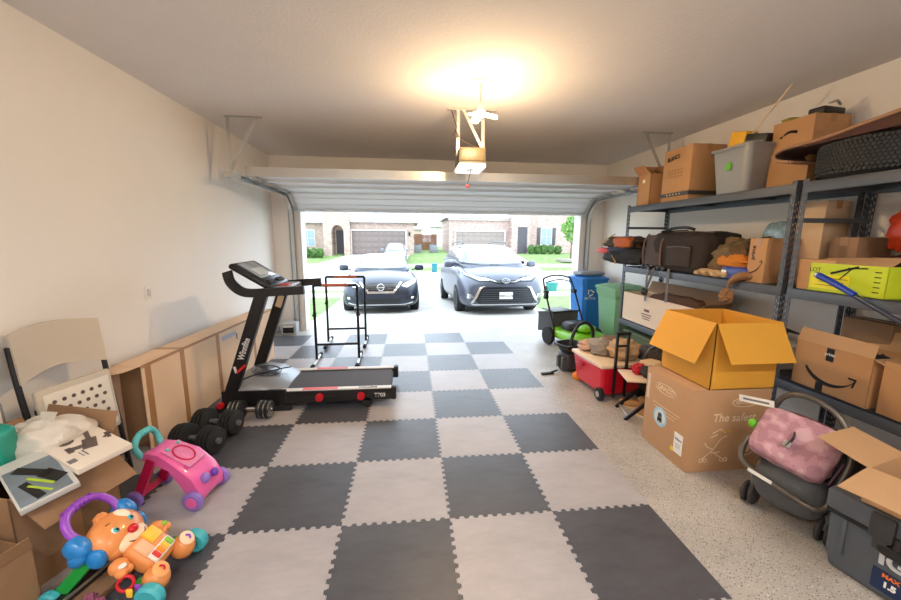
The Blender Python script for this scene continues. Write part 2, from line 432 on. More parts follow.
# ---- ceiling lamp
lp = thing('ceiling_lamp', 'bare glowing bulb with folding panels on round ceiling socket', 'ceiling lamp', (.60, 3.35, H))
B().lathe([(0, -.012), (.075, -.012), (.085, -.004), (.085, 0)], 32).ring(.08, .005, mat=TR(z=-.006)).obj('ceiling_plate', TRIM, lp)
B().rod((0, 0, -.01), (0, 0, -.17), .012).rod((0, 0, -.17), (0, 0, -.23), .03, .036).obj('socket', TRIM, lp)
GLOW = M('lamp_glow', (255, 226, 176), emit=9.0)
B().blob((0, 0, -.25), (.09, .09, .06)).obj('bulb_core', GLOW, lp)
for k in range(3):
    a = 2*PI*k/3+.3
    B().box((0, .085, 0), (.075, .12, .016), bev=.006).obj('lamp_panel', GLOW, lp, TR(z=-.25, rz=math.degrees(a)) @ TR(rx=-14))
ld = bpy.data.lights.new('ceiling_lamp_light', 'POINT'); ld.energy = LAMP_W; ld.color = (1.0, .70, .38); ld.shadow_soft_size = .1
lo = bpy.data.objects.new('ceiling_lamp_light', ld); COL.objects.link(lo); lo.parent = lp; lo.location = (0, 0, -.33)

# ---- added fill lights: invented tube fixtures behind the camera that brighten the near half
for k, (lx, lab) in enumerate(((-.9, 'added twin tube fill light behind the viewer by the plain wall'), (1.7, 'added twin tube fill light behind the viewer by the shelving'))):
    sl = thing('fill_light', lab, 'fill light', (lx, -.55, H), group='added fill lights')
    B().box((0, 0, -.03), (1.2, .14, .05), bev=.01).obj('fill_housing', WHITE, sl)
    for q in (-.035, .035): B().rod((-.57, q, -.068), (.57, q, -.068), .013).obj('fill_tube', M('fill_glow', (255, 246, 232), emit=6.0), sl)
    ad = bpy.data.lights.new('fill_light_glow', 'AREA'); ad.shape = 'RECTANGLE'; ad.size = 1.14; ad.size_y = .12; ad.energy = FILL_W; ad.color = (1, .955, .89)
    ao = bpy.data.objects.new('fill_light_glow', ad); COL.objects.link(ao); ao.parent = sl; ao.location = (0, 0, -.09)

# ---- wall switch
sw = thing('light_switch', 'small white light switch plate on the plain wall', 'light switch', (XL, 3.47, 1.12))
B().box((.004, 0, 0), (.008, .075, .118), bev=.003).obj('switch_plate', WHITE, sw)
B().box((.01, 0, 0), (.008, .032, .065), bev=.002).obj('rocker', M('switch_rocker', (205, 200, 190), rough=.4), sw)

# ================================================================== FOAM MAT
T = .61; MX, MY = 1.4299, 1.9165
mat_t = thing('foam_floor_mat', 'interlocking checkerboard foam floor mat in light and dark grey', 'floor mat')
def edge_pts(i, j, horiz):
    """shared zigzag joint; returns points along the edge from its start, in local tile units"""
    pts = []; n = 22; amp = .0095; p = T/n
    for k in range(n):
        a = (k+.14)*p; b_ = (k+.86)*p
        s = amp if k % 2 == 0 else -amp
        if k == 0: pts.append((0, 0))
        pts += [(a, 0), (a-.003, s), (b_+.003, s), (b_, 0)] if 0 < k < n-1 else []
    pts.append((T, 0)); return pts
def tile(i, j, i0, i1, j0, j1):
    x = MX+i*T; y = MY+j*T; poly = []
    e = edge_pts(i, j, True)
    def side(start, ux, uy, nx, ny, rev, flat):
        q = [(0, 0), (T, 0)] if flat else e
        q = [(start[0]+ux*a+nx*b_, start[1]+uy*a+ny*b_) for a, b_ in q]
        return (q[::-1] if rev else q)[:-1]
    poly += side((0, 0), 1, 0, 0, 1, False, j == j0)
    poly += side((T, 0), 0, 1, 1, 0, False, i == i1)
    poly += side((0, T), 1, 0, 0, 1, True, j == j1)
    poly += side((0, 0), 0, 1, 1, 0, True, i == i0)
    g = .0007; poly = [(px+(g if px < T/2 else -g), py+(g if py < T/2 else -g)) for px, py in poly]
    o = B().prism(poly, .0005, .012).obj('foam_tile', FOAM_L if (i+j) % 2 else FOAM_D, mat_t, ang=30); o.location = (x, y, 0)
    return o
for i in range(-6, 0):
    for j in range(-2, 7): tile(i, j, -6, -1, -2, 6)
MT = .0125   # top of the mat
# ================================================================== OUTSIDE
def ground_mat(name, c1, c2, sc, rough=.9):
    m = M(name, c1, rough=rough); n = m.node_tree.nodes; l = m.node_tree.links; b = n['Principled BSDF']
    tc = n.new('ShaderNodeTexCoord'); no = n.new('ShaderNodeTexNoise'); no.inputs['Scale'].default_value = sc; no.inputs['Detail'].default_value = 7
    l.new(tc.outputs['Object'], no.inputs['Vector']); cr = n.new('ShaderNodeValToRGB')
    cr.color_ramp.elements[0].position = .35; cr.color_ramp.elements[1].position = .68
    cr.color_ramp.elements[0].color = (*lin(c1), 1); cr.color_ramp.elements[1].color = (*lin(c2), 1)
    l.new(no.outputs['Fac'], cr.inputs['Fac']); l.new(cr.outputs['Color'], b.inputs['Base Color']); return m
CONC = ground_mat('concrete', (172, 168, 160), (190, 186, 180), 2.5)
GRASS = ground_mat('lawn_grass', (86, 112, 56), (122, 142, 84), 3.0)
ASPH = ground_mat('street_concrete', (166, 164, 162), (184, 182, 180), 1.5)
def gz(y):
    K = [(6.85, -.01), (9.5, -.2), (13, -.42), (17, -.72), (19, -.85), (28, -.85), (30, -.62), (35, .05), (60, .3), (120, .4)]
    for (a, za), (b_, zb) in zip(K, K[1:]):
        if y <= b_: return za+(zb-za)*(y-a)/(b_-a)
    return K[-1][1]
def strip(name, mat, x0, x1, ys, dz=0.0, label=None):
    """ground surface following the slope; x0, x1 may be functions of y"""
    fx0 = x0 if callable(x0) else (lambda y: x0); fx1 = x1 if callable(x1) else (lambda y: x1)
    b = B(); n = len(ys)
    vs = []
    for y in ys:
        z = gz(y)+dz
        vs += [(fx0(y), y, z), (fx1(y), y, z), (fx1(y), y, z-.3), (fx0(y), y, z-.3)]
    fs = []
    for k in range(n-1):
        a, c = k*4, k*4+4
        fs += [(a, a+1, c+1, c), (a+1, a+2, c+2, c+1), (a+2, a+3, c+3, c+2), (a+3, a, c, c+3)]
    fs += [(0, 1, 2, 3), tuple((n-1)*4+k for k in (3, 2, 1, 0))]
    return struct(name, b.add(vs, fs), mat, label)
YS = [6.85, 8, 9.5, 11, 13, 15, 17]
strip('lawn', GRASS, -45, 60, YS+[19], -.03)
strip('driveway', CONC, lambda y: -1.95-(y-6.85)*.06, lambda y: 3.2+(y-6.85)*.05, YS, .0)
strip('sidewalk', CONC, -45, 60, [13, 14, 15], .005)
strip('street', ASPH, -60, 80, [17, 19, 23, 28], .0)
strip('far_lawn', GRASS, -60, 80, [28, 29, 30, 32, 35, 60, 120], 0)
strip('far_sidewalk', CONC, -60, 80, [29.6, 30, 30.8], .012)

# position helper: a point seen at photo pixel (px,py) at distance y
def at(px, py, y):
    d = _fw + _R*((px-450.5)/F_PX) - _U*((py-300)/F_PX)
    return Vector((0, 0, CAM_Z)) + d*(y/d.y)

def brick_mat(name, c1, c2, mortar, sc=3.0):
    m = M(name, c1, rough=.9); n = m.node_tree.nodes; l = m.node_tree.links; b = n['Principled BSDF']
    tc = n.new('ShaderNodeTexCoord'); mp = n.new('ShaderNodeMapping'); mp.inputs['Rotation'].default_value = (PI/2, 0, 0)
    l.new(tc.outputs['Object'], mp.inputs['Vector']); br = n.new('ShaderNodeTexBrick'); br.inputs['Scale'].default_value = sc
    br.inputs['Color1'].default_value = (*lin(c1), 1); br.inputs['Color2'].default_value = (*lin(c2), 1); br.inputs['Mortar'].default_value = (*lin(mortar), 1)
    br.inputs['Mortar Size'].default_value = .02; br.inputs['Brick Width'].default_value = .6; br.inputs['Row Height'].default_value = .25
    l.new(mp.outputs[0], br.inputs['Vector']); l.new(br.outputs['Color'], b.inputs['Base Color']); return m
BRK_A = brick_mat('brick_tan', (138, 112, 98), (176, 152, 136), (186, 176, 168)); BRK_B = brick_mat('brick_pale', (150, 122, 112), (184, 160, 150), (190, 178, 172))
ROOF = M('roof_shingle', (168, 164, 166), rough=.9, var=.12, scale=20); GDOOR = M('house_garage_door', (112, 98, 92), rough=.6)
GDOOR_B = M('house_garage_door_pale', (134, 122, 114), rough=.6); DKDOOR = M('dark_entry_door', (72, 66, 72), rough=.5); GLASSW = M('window_glass', (120, 136, 150), rough=.15, metal=.3)
HSE_TRIM = M('house_trim', (190, 180, 172), rough=.7)
def house_window(h, x, z, w_, h_, y, shutters=False):
    f = B().bb(x-w_/2-.06, x+w_/2+.06, y-.06, y+.02, z-.06, z+h_+.06).obj('window', HSE_TRIM, h)
    b = B()
    for a in (0, 1):
        for c in (0, 1): b.bb(x-w_/2+a*w_/2+.03, x-w_/2+(a+1)*w_/2-.03, y-.075, y-.05, z+c*h_/2+.03, z+(c+1)*h_/2-.03)
    b.obj('pane', GLASSW, f)
    if shutters:
        for s in (-1, 1): B().box((x+s*(w_/2+.28), y-.04, z+h_/2), (.34, .06, h_+.1), bev=.01).obj('shutter', DKDOOR, h)
def gdoor(h, x0, x1, z0, z1, y, mat):
    b = B().bb(x0, x1, y, y+.06, z0, z1)
    for r in range(4):
        for c in range(8):
            w_ = (x1-x0)/8; hh = (z1-z0)/4
            b.bb(x0+c*w_+.06, x0+(c+1)*w_-.06, y-.02, y, z0+r*hh+.07, z0+(r+1)*hh-.07, bev=.008)
    b.obj('garage_door', mat, h)
    B().bb(x0-.14, x0, y-.08, y+.06, z0, z1+.14).bb(x1, x1+.14, y-.08, y+.06, z0, z1+.14).bb(x0, x1, y-.08, y+.06, z1, z1+.14).obj('door_frame', HSE_TRIM, h)
def gable(b, x0, x1, y0, y1, z, hgt, ov=.4):
    """ridge along x"""
    ym = (y0+y1)/2; x0 -= ov; x1 += ov; y0 -= ov; y1 += ov
    ins = (x1-x0)*.2
    b.add([(x0, y0, z), (x1, y0, z), (x1, y1, z), (x0, y1, z), (x0+ins, ym, z+hgt), (x1-ins, ym, z+hgt), (x0, y0, z-.15), (x1, y0, z-.15), (x1, y1, z-.15), (x0, y1, z-.15)],
          [(0, 1, 5, 4), (1, 2, 5), (2, 3, 4, 5), (3, 0, 4), (0, 6, 7, 1), (1, 7, 8, 2), (2, 8, 9, 3), (3, 9, 6, 0), (6, 9, 8, 7)])
    return b
# house A (entry arch tower + brown garage)
def X35(px, y=35): return at(px, 240, y).x
yA = 35.0; z0 = gz(yA)
hA = thing('house', 'tan brick house with arched entry and brown garage door across the street', 'house', (0, 0, 0))
ga0, ga1 = X35(352), X35(405.5); wR = X35(414); tL, tR = X35(325), X35(351); lL = X35(288)
zt = at(380, 222, yA).z; 
B().bb(tR-.2, wR, yA+.1, yA+9, z0-1, zt).obj('garage_wing', BRK_A, hA)
gdoor(hA, ga0, ga1, z0, z0+2.15, yA+.02, GDOOR)
gable(B(), tR-.2, wR, yA+.1, yA+9, zt+.1, 2.2).obj('roof', ROOF, hA)
B().bb(lL-8, tL+.2, yA+3, yA+11, z0-1, zt).obj('side_wing', BRK_A, hA)
gable(B(), lL-8, tL+.2, yA+3, yA+11, zt+.1, 2.6).obj('roof', ROOF, hA)
house_window(hA, X35(308, yA+3), z0+.7, 1.3, 1.5, yA+3)
# tower with arch
aw = X35(345)-X35(333); ac = X35(339); za = at(339, 222, yA).z; ztw = at(339, 212, yA).z+.4
poly = [(tL, z0-.8), (ac-aw/2, z0-.8), (ac-aw/2, z0+2.0)] + [(ac-aw/2*math.cos(t), z0+2.0+.62*math.sin(t)) for t in [PI*k/12 for k in range(1, 12)]] + [(ac+aw/2, z0+2.0), (ac+aw/2, z0-.8), (tR, z0-.8), (tR, ztw-.5), ((tL+tR)/2+.5, ztw), ((tL+tR)/2-.5, ztw), (tL, ztw-.5)]
B().prism(poly, 0, 1.6, mat=Matrix.Translation((0, yA-.6, 0)) @ Matrix(((1, 0, 0, 0), (0, 0, 1, 0), (0, 1, 0, 0), (0, 0, 0, 1)))).obj('entry_arch', BRK_A, hA)
B().bb(ac-aw/2-.3, ac+aw/2+.3, yA+1.6, yA+1.7, z0-.5, z0+3).obj('entry_wall', BRK_A, hA)
B().bb(ac-.5, ac+.5, yA+1.5, yA+1.6, z0, z0+2.2).obj('entry_door', DKDOOR, hA)
B().box((X35(409.5), yA+.05, z0+1.9), (.16, .1, .3), bev=.02).obj('wall_lantern', INK, hA)
# house B
yB = 39.0; z0 = gz(yB)
def XB(px): return at(px, 240, yB).x
hB = thing('house', 'pale brick house with shuttered window and taupe garage door across the street', 'house', (0, 0, 0))
zt = at(480, 218, yB).z
B().bb(XB(449), XB(509), yB+.1, yB+9, z0-1, zt).obj('garage_wing', BRK_B, hB)
B().bb(XB(448), XB(510), yB-.15, yB+.12, zt-.25, zt+.05).obj('fascia', HSE_TRIM, hB)
gdoor(hB, XB(456), XB(504), z0, z0+2.2, yB, GDOOR_B)
gable(B(), XB(449), XB(509), yB+.1, yB+9, zt+.1, 2.2).obj('roof', ROOF, hB)
B().bb(XB(509), XB(527), yB-1, yB+7, z0-1, zt+.5).obj('entry_wall', BRK_B, hB)
B().bb(XB(515), XB(524), yB-1.06, yB-.9, z0, at(520, 227, yB-1).z).obj('entry_door', DKDOOR, hB)
B().bb(XB(526), XB(600), yB+.6, yB+9, z0-1, zt+1.5).obj('side_wing', BRK_B, hB)
gable(B(), XB(526), XB(600), yB+.6, yB+9, zt+1.5, 2.5).obj('roof', ROOF, hB)
house_window(hB, XB(548), z0+.9, 1.15, 1.75, yB+.6, True)
# house C further back, between
hC = thing('house', 'distant pale house with grey roof behind the brown fence', 'house')
z0 = gz(60)
def XC(px): return at(px, 240, 58).x
B().bb(XC(434), XC(470), 58, 66, z0-1, z0+3.1).obj('wall', M('pale_siding', (212, 206, 204), rough=.8), hC)
gable(B(), XC(434), XC(470), 58, 66, z0+3.1, 2.6).obj('roof', ROOF, hC)
hD = thing('house', 'distant house with wide grey roof beyond the fence', 'house')
B().bb(XC(398), XC(424), 68, 76, z0-1, z0+2.9).obj('wall', M('tan_siding', (190, 168, 150), rough=.8), hD)
gable(B(), XC(398), XC(424), 68, 74, z0+2.9, 3.0).obj('roof', ROOF, hD)
# fence between houses
fe = thing('wooden_fence', 'brown wooden privacy fence between the two houses', 'fence', (at(412, 240, 46).x, 46, gz(46)))
wd = at(436, 240, 46).x-at(412, 240, 46).x
b = B(); k = 0
while k*.15 < wd: b.box((k*.15+.07, 0, .95), (.14, .03, 1.9)); k += 1
b.obj('board_panel', M('fence_wood', (128, 84, 62), rough=.85, var=.15, scale=3), fe)
B().bb(0, wd, .02, .08, .4, .5).bb(0, wd, .02, .08, 1.5, 1.6).obj('rail', M('fence_wood', (0, 0, 0)), fe)
# ac units
ACM = M('ac_grey', (120, 122, 128), rough=.5, var=.2, scale=60)
for px, lab in ((417.5, 'grey air conditioner beside the tan brick house'), (433.5, 'grey air conditioner at the end of the fence')):
    p = at(px, 246, 40); a = thing('air_conditioner', lab, 'air conditioner', (p.x, 40, gz(40)-.0), group='outdoor air conditioners')
    B().box((0, 0, .4), (.8, .8, .8), bev=.04).obj('housing', ACM, a); B().lathe([(0, .8), (.3, .8), (.32, .83), (0, .84)], 20).obj('fan_guard', INK, a)
# wheelie bins at the kerb
def wheelie(name, label, loc, rz, h, col, group, lettering=True, mark=None, sc=1.0):
    t = thing(name, label, 'bin', loc, rz, group)
    m = M('bin_'+col[0], col[1], rough=.55); b = B()
    W, D = .58*sc, .66*sc
    def ringp(w_, d_, z): 
        r = .05; return [(-w_/2+r, -d_/2, z), (w_/2-r, -d_/2, z), (w_/2, -d_/2+r, z), (w_/2, d_/2-r, z), (w_/2-r, d_/2, z), (-w_/2+r, d_/2, z), (-w_/2, d_/2-r, z), (-w_/2, -d_/2+r, z)]
    Ls = [ringp(W*.74, D*.74, .03), ringp(W*.76, D*.78, .12), ringp(W*.9, D*.93, h*.78), ringp(W*.9, D*.93, h*.8), ringp(W, D, h*.86), ringp(W, D, h*.93)]
    vs = [p for q in Ls for p in q]; fs = [(i*8+k, i*8+(k+1) % 8, (i+1)*8+(k+1) % 8, (i+1)*8+k) for i in range(len(Ls)-1) for k in range(8)] + [tuple(range(8)), tuple(range(40, 48))]
    b.add(vs, fs).obj('body', m, t, ang=30)
    l = B(); r0 = ringp(W*1.06, D*1.06, h*.93); r1 = ringp(W*1.06, D*1.06, h*.96); r2 = ringp(W*.7, D*.7, h)
    l.add(r0+r1+r2, [(i*8+k, i*8+(k+1) % 8, (i+1)*8+(k+1) % 8, (i+1)*8+k) for i in range(2) for k in range(8)]+[tuple(range(8)), tuple(range(16, 24))])
    l.obj('lid', m, t, ang=30)
    B().rod((-W*.3, D*.55, h*.9), (W*.3, D*.55, h*.9), .015).obj('handle', m, t)
    for s in (-1, 1): B().rod((s*W*.34, D*.32, .12), (s*W*.42, D*.32, .12), .12, n=24).obj('wheel', RUBBER, t)
    return t, W, D
for px, yy, c, lab in ((434.5, 27.2, ('teal', (30, 110, 120)), 'teal wheeled bin at the far kerb between the cars'), (553, 15.2, ('aqua', (40, 130, 120)), 'aqua bin on the pavement seen through the mower handle')):
    p = at(px, 262, yy); wheelie('wheeled_bin', lab, (p.x, yy, gz(yy)), 0, .66 if yy > 20 else .4, c, 'bins at the street', sc=.75)
# bushes, tree
LEAF = M('bush_leaves', (70, 104, 42), rough=.7, var=.35, scale=6); LEAF2 = M('tree_leaves', (108, 150, 70), rough=.7, var=.35, scale=5); BARK = M('bark', (96, 76, 60), rough=.9)
def leafy(b, c, d, n, s, seed):
    rnd = random.Random(seed)
    for _ in range(n):
        while True:
            q = Vector((rnd.uniform(-1, 1), rnd.uniform(-1, 1), rnd.uniform(-1, 1)))
            if .35 < q.length < 1: break
        p = Vector(c)+Vector((q.x*d[0]/2, q.y*d[1]/2, q.z*d[2]/2))
        m = Matrix.Translation(p) @ Euler((rnd.uniform(0, 6), rnd.uniform(0, 6), rnd.uniform(0, 6))).to_matrix().to_4x4()
        w_ = s*rnd.uniform(.6, 1.2)
        b.add([(-w_/2, 0, 0), (0, w_*.35, .1*w_), (w_/2, 0, 0), (0, -w_*.35, .1*w_)], [(0, 1, 2, 3)], m)
    return b
def bush(label, x, y, w_, h, seed):
    t = thing('shrub', label, 'shrub', (x, y, gz(y)), group='clipped shrubs in front of the houses')
    b = B().blob((0, 0, h*.5), (w_*.85, w_*.75, h*.9), amp=.25, seed=seed, nu=20, nv=12)
    leafy(b, (0, 0, h*.5), (w_*1.05, w_*.95, h*1.1), 420, .16, seed).obj('foliage', LEAF, t)
    B().rod((0, 0, -.1), (0, 0, h*.4), .04).obj('stem', BARK, t)
for k, px in enumerate((307, 313.5, 320)):
    bush(('round green shrub beneath the left brick house window', 'middle green shrub left of the arched entry', 'green shrub right against the arched entry')[k], at(px, 250, 33.5).x, 33.5, .66, .8, k)
for k, px in enumerate((531, 537.5, 544, 551, 558)):
    bush(('green shrub beside the dark entry door of the pale house', 'second green shrub from the dark entry door', 'green shrub under the shuttered window', 'green shrub under the right window shutter', 'green shrub nearest the young tree')[k], at(px, 250, 37).x, 37, .78, .95-.1*(k > 3), 10+k)
tr = thing('young_tree', 'young leafy tree at the right edge of the door opening', 'tree', (at(571, 250, 33).x, 33, gz(33)))
B().rod((0, 0, -.1), (0, 0, 1.6), .07, .04).tube([(0, 0, 1.2), (.3, 0, 1.9), (.5, .1, 2.6)], .03).tube([(0, 0, 1.4), (-.3, .1, 2.1), (-.4, 0, 2.8)], .03).obj('trunk', BARK, tr)
b = B()
for k, (cx, cz, s) in enumerate(((0, 2.2, 1.4), (.5, 2.7, 1.1), (-.45, 2.8, 1.2), (0, 3.4, 1.2))): leafy(b, (cx, 0, cz), (s, s, s), 350, .2, 40+k)
b.obj('foliage', LEAF2, tr)
gb = thing('garden_edging', 'round stone planter ring beneath the young tree', 'planter', (at(566, 255, 32).x, 32, gz(32)))
B().lathe([(.75, 0), (.8, .22), (.68, .24), (.66, .1), (0, .1)], 28).obj('planter_ring', M('edging_stone', (150, 140, 132), rough=.9, var=.2), gb)

# ================================================================== CARS
def car(name, label, cat, loc, rz, spec):
    t = thing(name, label, cat, loc, rz)
    paint = spec['paint']; hw = spec['hw']; L = spec['L']
    # body stations: y, half width scale, z bottom, z mid (beltline low), z shoulder, z top centre
    S = spec['stations']; b = B(); N = 13; vs = []
    for (y, k, zb, zs, ztp) in S:
        w_ = hw*k
        half = [(w_*.80, zb), (w_*.97, zb+.05), (w_, zb+(zs-zb)*.35), (w_, zb+(zs-zb)*.75), (w_*.965, zs), (w_*.80, zs+(ztp-zs)*.62), (0, ztp)]
        ring_ = [(-x, z) for x, z in half[:-1]] + [half[-1]] + half[:-1][::-1]
        vs += [(x, y, z) for x, z in ring_]
    n = len(S)
    fs = [(i*N+k, i*N+k+1, (i+1)*N+k+1, (i+1)*N+k) for i in range(n-1) for k in range(N-1)]
    fs += [(i*N+N-1, i*N, (i+1)*N, (i+1)*N+N-1) for i in range(n-1)]
    fs += [tuple(range(N)), tuple(range((n-1)*N, n*N))[::-1]]
    body = b.add(vs, fs).obj('body', paint, t, sub=3, ang=180)
    # greenhouse
    G = spec['green']; g = B(); vs = []
    for (y, k, zlow, zhigh, kt) in G:
        wl, wt = hw*k, hw*kt
        half = [(wl, zlow), (wl*.5+wt*.5+.01, (zlow+zhigh)/2), (wt, zhigh-.05), (wt*.8, zhigh-.01), (0, zhigh)]
        ring_ = [(-x, z) for x, z in half[:-1]]+[half[-1]]+half[:-1][::-1]; vs += [(x, y, z) for x, z in ring_]
    K = 9; n = len(G)
    fs = [(i*K+k, i*K+k+1, (i+1)*K+k+1, (i+1)*K+k) for i in range(n-1) for k in range(K-1)]+[(i*K+K-1, i*K, (i+1)*K, (i+1)*K+K-1) for i in range(n-1)]
    fs += [tuple(range(K)), tuple(range((n-1)*K, n*K))[::-1]]
    cabin = g.add(vs, fs).obj('cabin', paint, t, sub=2, ang=180)
    bv = bvh_of(body); bc = bvh_of(cabin, body)
    to3 = lambda a, c: (a, -3, c)
    def face(nm, poly, mat, off=.006, step=.04, bvh=bv, parent=t, mirror=False):
        r = []
        for s in ((1, -1) if mirror else (1,)):
            p = [(s*x, z) for x, z in poly]
            if s < 0: p = p[::-1]
            r.append(project_patch(bvh, p, step, off, (0, 1, 0), to3).obj(nm, mat, parent, ang=40))
        return r
    GL = M('car_glass', (120, 130, 140), rough=.1, metal=.5, spec=1.0)
    wc_ = Vector((0, sum(z for _, z in spec['windshield'])/len(spec['windshield'])))
    seal = [(x*1.07, wc_.y+(z-wc_.y)*1.14) for x, z in spec['windshield']]
    face('windshield_seal', seal, M('car_black_trim', (24, 25, 28), rough=.35), .002, .06, bc)
    face('windshield', spec['windshield'], GL, .006, .06, bc)
    for s in (1, -1):
        for q in spec['side_windows']:
            p = q if s < 0 else q[::-1]
            project_patch(bc, p, .08, .004, (-s, 0, 0), lambda a, c, s=s: (s*3, a, c)).obj('side_window', GL, t, ang=40)
    DK = M('car_black_trim', (24, 25, 28), rough=.35); CH = M('car_chrome', (196, 198, 202), rough=.18, metal=.9); LT = M('headlight_lens', (214, 222, 232), rough=.12, metal=.2, coat=1)
    for nm, poly, mt, mir, off in spec['faces']:
        face(nm, poly, {'dk': DK, 'ch': CH, 'lt': LT, 'paint': paint, 'amber': M('fog_lamp', (235, 238, 240), rough=.2)}[mt], off, .035, mirror=mir)
    # wheels
    WR = spec['wr']
    for yy in spec['axles']:
        for s in (1, -1):
            wl = B().lathe([(WR*.62, -.11), (WR*.95, -.105), (WR, -.07), (WR, .07), (WR*.95, .105), (WR*.62, .11)], 36)
            wo = wl.obj('wheel', RUBBER, t, Matrix.Translation((s*(hw-.10), yy, WR)) @ Matrix.Rotation(s*PI/2, 4, 'Y'))
            rb = B().lathe([(0, .07), (WR*.14, .08), (WR*.16, .05)], 20)
            for k in range(10):
                a = 2*PI*k/10; rb.bar((WR*.12*math.cos(a), WR*.12*math.sin(a), .075), (WR*.62*math.cos(a), WR*.62*math.sin(a), .095), .035, .02, up=(0, 0, 1))
            rb.ring(WR*.62, .016, mat=TR(z=.095)); rb.obj('rim', CH, wo)
    # mirrors
    mx, my, mz = spec['mirror']
    for s in (1, -1):
        mo = B().blob((s*mx, my, mz), (.24, .13, .16), .6, .7).bar((s*(mx-.2), my+.02, mz-.06), (s*(mx-.05), my, mz-.03), .05, .03).obj('side_mirror', paint, t)
    return t, body, bv
SP_A = dict(hw=.915, L=4.85, paint=M('dark_grey_car_paint', (44, 50, 64), rough=.42, metal=.35, coat=.35),
    stations=[(0.0, .55, .30, .50, .62), (.03, .72, .20, .55, .70), (.13, .88, .17, .62, .80), (.35, .97, .17, .72, .90), (.75, 1.0, .17, .82, .98), (1.25, 1.0, .17, .88, 1.06), (2.2, 1.0, .17, .92, 1.05), (3.6, 1.0, .18, .95, 1.05), (4.3, .98, .2, .95, 1.10), (4.75, .9, .28, .85, 1.02), (4.85, .7, .4, .7, .8)],
    green=[(1.15, .80, .92, 1.0, .60), (1.45, .88, .92, 1.18, .68), (2.05, .90, .92, 1.44, .64), (2.7, .90, .93, 1.48, .64), (3.4, .88, .95, 1.40, .64), (4.1, .84, .98, 1.13, .66), (4.3, .8, 1.0, 1.06, .66)],
    windshield=[(-.68, 1.07), (0, 1.045), (.68, 1.07), (.54, 1.40), (.3, 1.43), (-.3, 1.43), (-.54, 1.40)],
    side_windows=[[(1.6, 1.02), (2.5, 1.02), (2.5, 1.38), (2.15, 1.37)], [(2.58, 1.02), (3.6, 1.04), (3.35, 1.33), (2.58, 1.39)]],
    faces=[('grille', [(-.36, .62), (-.28, .52), (.28, .52), (.36, .62), (.44, .74), (-.44, .74)], 'dk', False, .008),
           ('grille_surround', [(-.50, .76), (-.44, .76), (-.27, .55), (.27, .55), (.44, .76), (.50, .76), (.30, .50), (-.30, .50)], 'ch', False, .016),
           ('headlight_bezel', [(.43, .66), (.60, .60), (.85, .72), (.89, .86), (.74, .82), (.50, .74)], 'dk', True, .006),
           ('headlight', [(.47, .67), (.60, .63), (.82, .745), (.86, .835), (.74, .795), (.53, .72)], 'lt', True, .014),
           ('bumper_crease', [(-.50, .50), (.50, .50), (.52, .515), (-.52, .515)], 'dk', False, .004),
           ('lower_intake', [(-.42, .26), (.42, .26), (.46, .38), (-.46, .38)], 'dk', False, .008),
           ('intake_trim', [(-.55, .22), (.55, .22), (.74, .27), (.74, .30), (.52, .25), (-.52, .25), (-.74, .30), (-.74, .27)], 'ch', False, .014),
           ('fog_lamp_recess', [(.58, .34), (.80, .36), (.84, .48), (.66, .44)], 'dk', True, .01),
           ('fog_lamp', [(.69, .37), (.75, .37), (.76, .42), (.70, .42)], 'amber', True, .02),
           ('licence_plate_mount', [(-.17, .42), (.17, .42), (.17, .49), (-.17, .49)], 'paint', False, .01)],
    wr=.32, axles=(.93, 3.75), mirror=(1.0, 1.62, 1.06))
cy = 8.6; ca = at(381, 300, cy)
sed, sbody, sbv = car('sedan', 'dark grey sedan parked facing in on the driveway, chrome V grille', 'car', (ca.x, cy, -.16), 4, SP_A)
sed.rotation_euler = (math.radians(-3.2), 0, math.radians(3))
CHR = MATS['car_chrome']
gh = sbv.ray_cast(Vector((0, -3, .64)), Vector((0, 1, 0)))[0].y
B().ring(.075, .012, mat=on_my(0, gh-.025, .64)).box((0, gh-.028, .64), (.19, .012, .03), bev=.004).obj('emblem', CHR, sed)
b = B()
for k in range(4): z = .56+k*.045; b.box((0, gh-.012, z), (.52+k*.09, .012, .008))
b.obj('grille_slats', CHR, sed)
B().box((0, gh-.012, .455), (.30, .01, .05), bev=.004).obj('plate_bracket', MATS['car_black_trim'], sed)

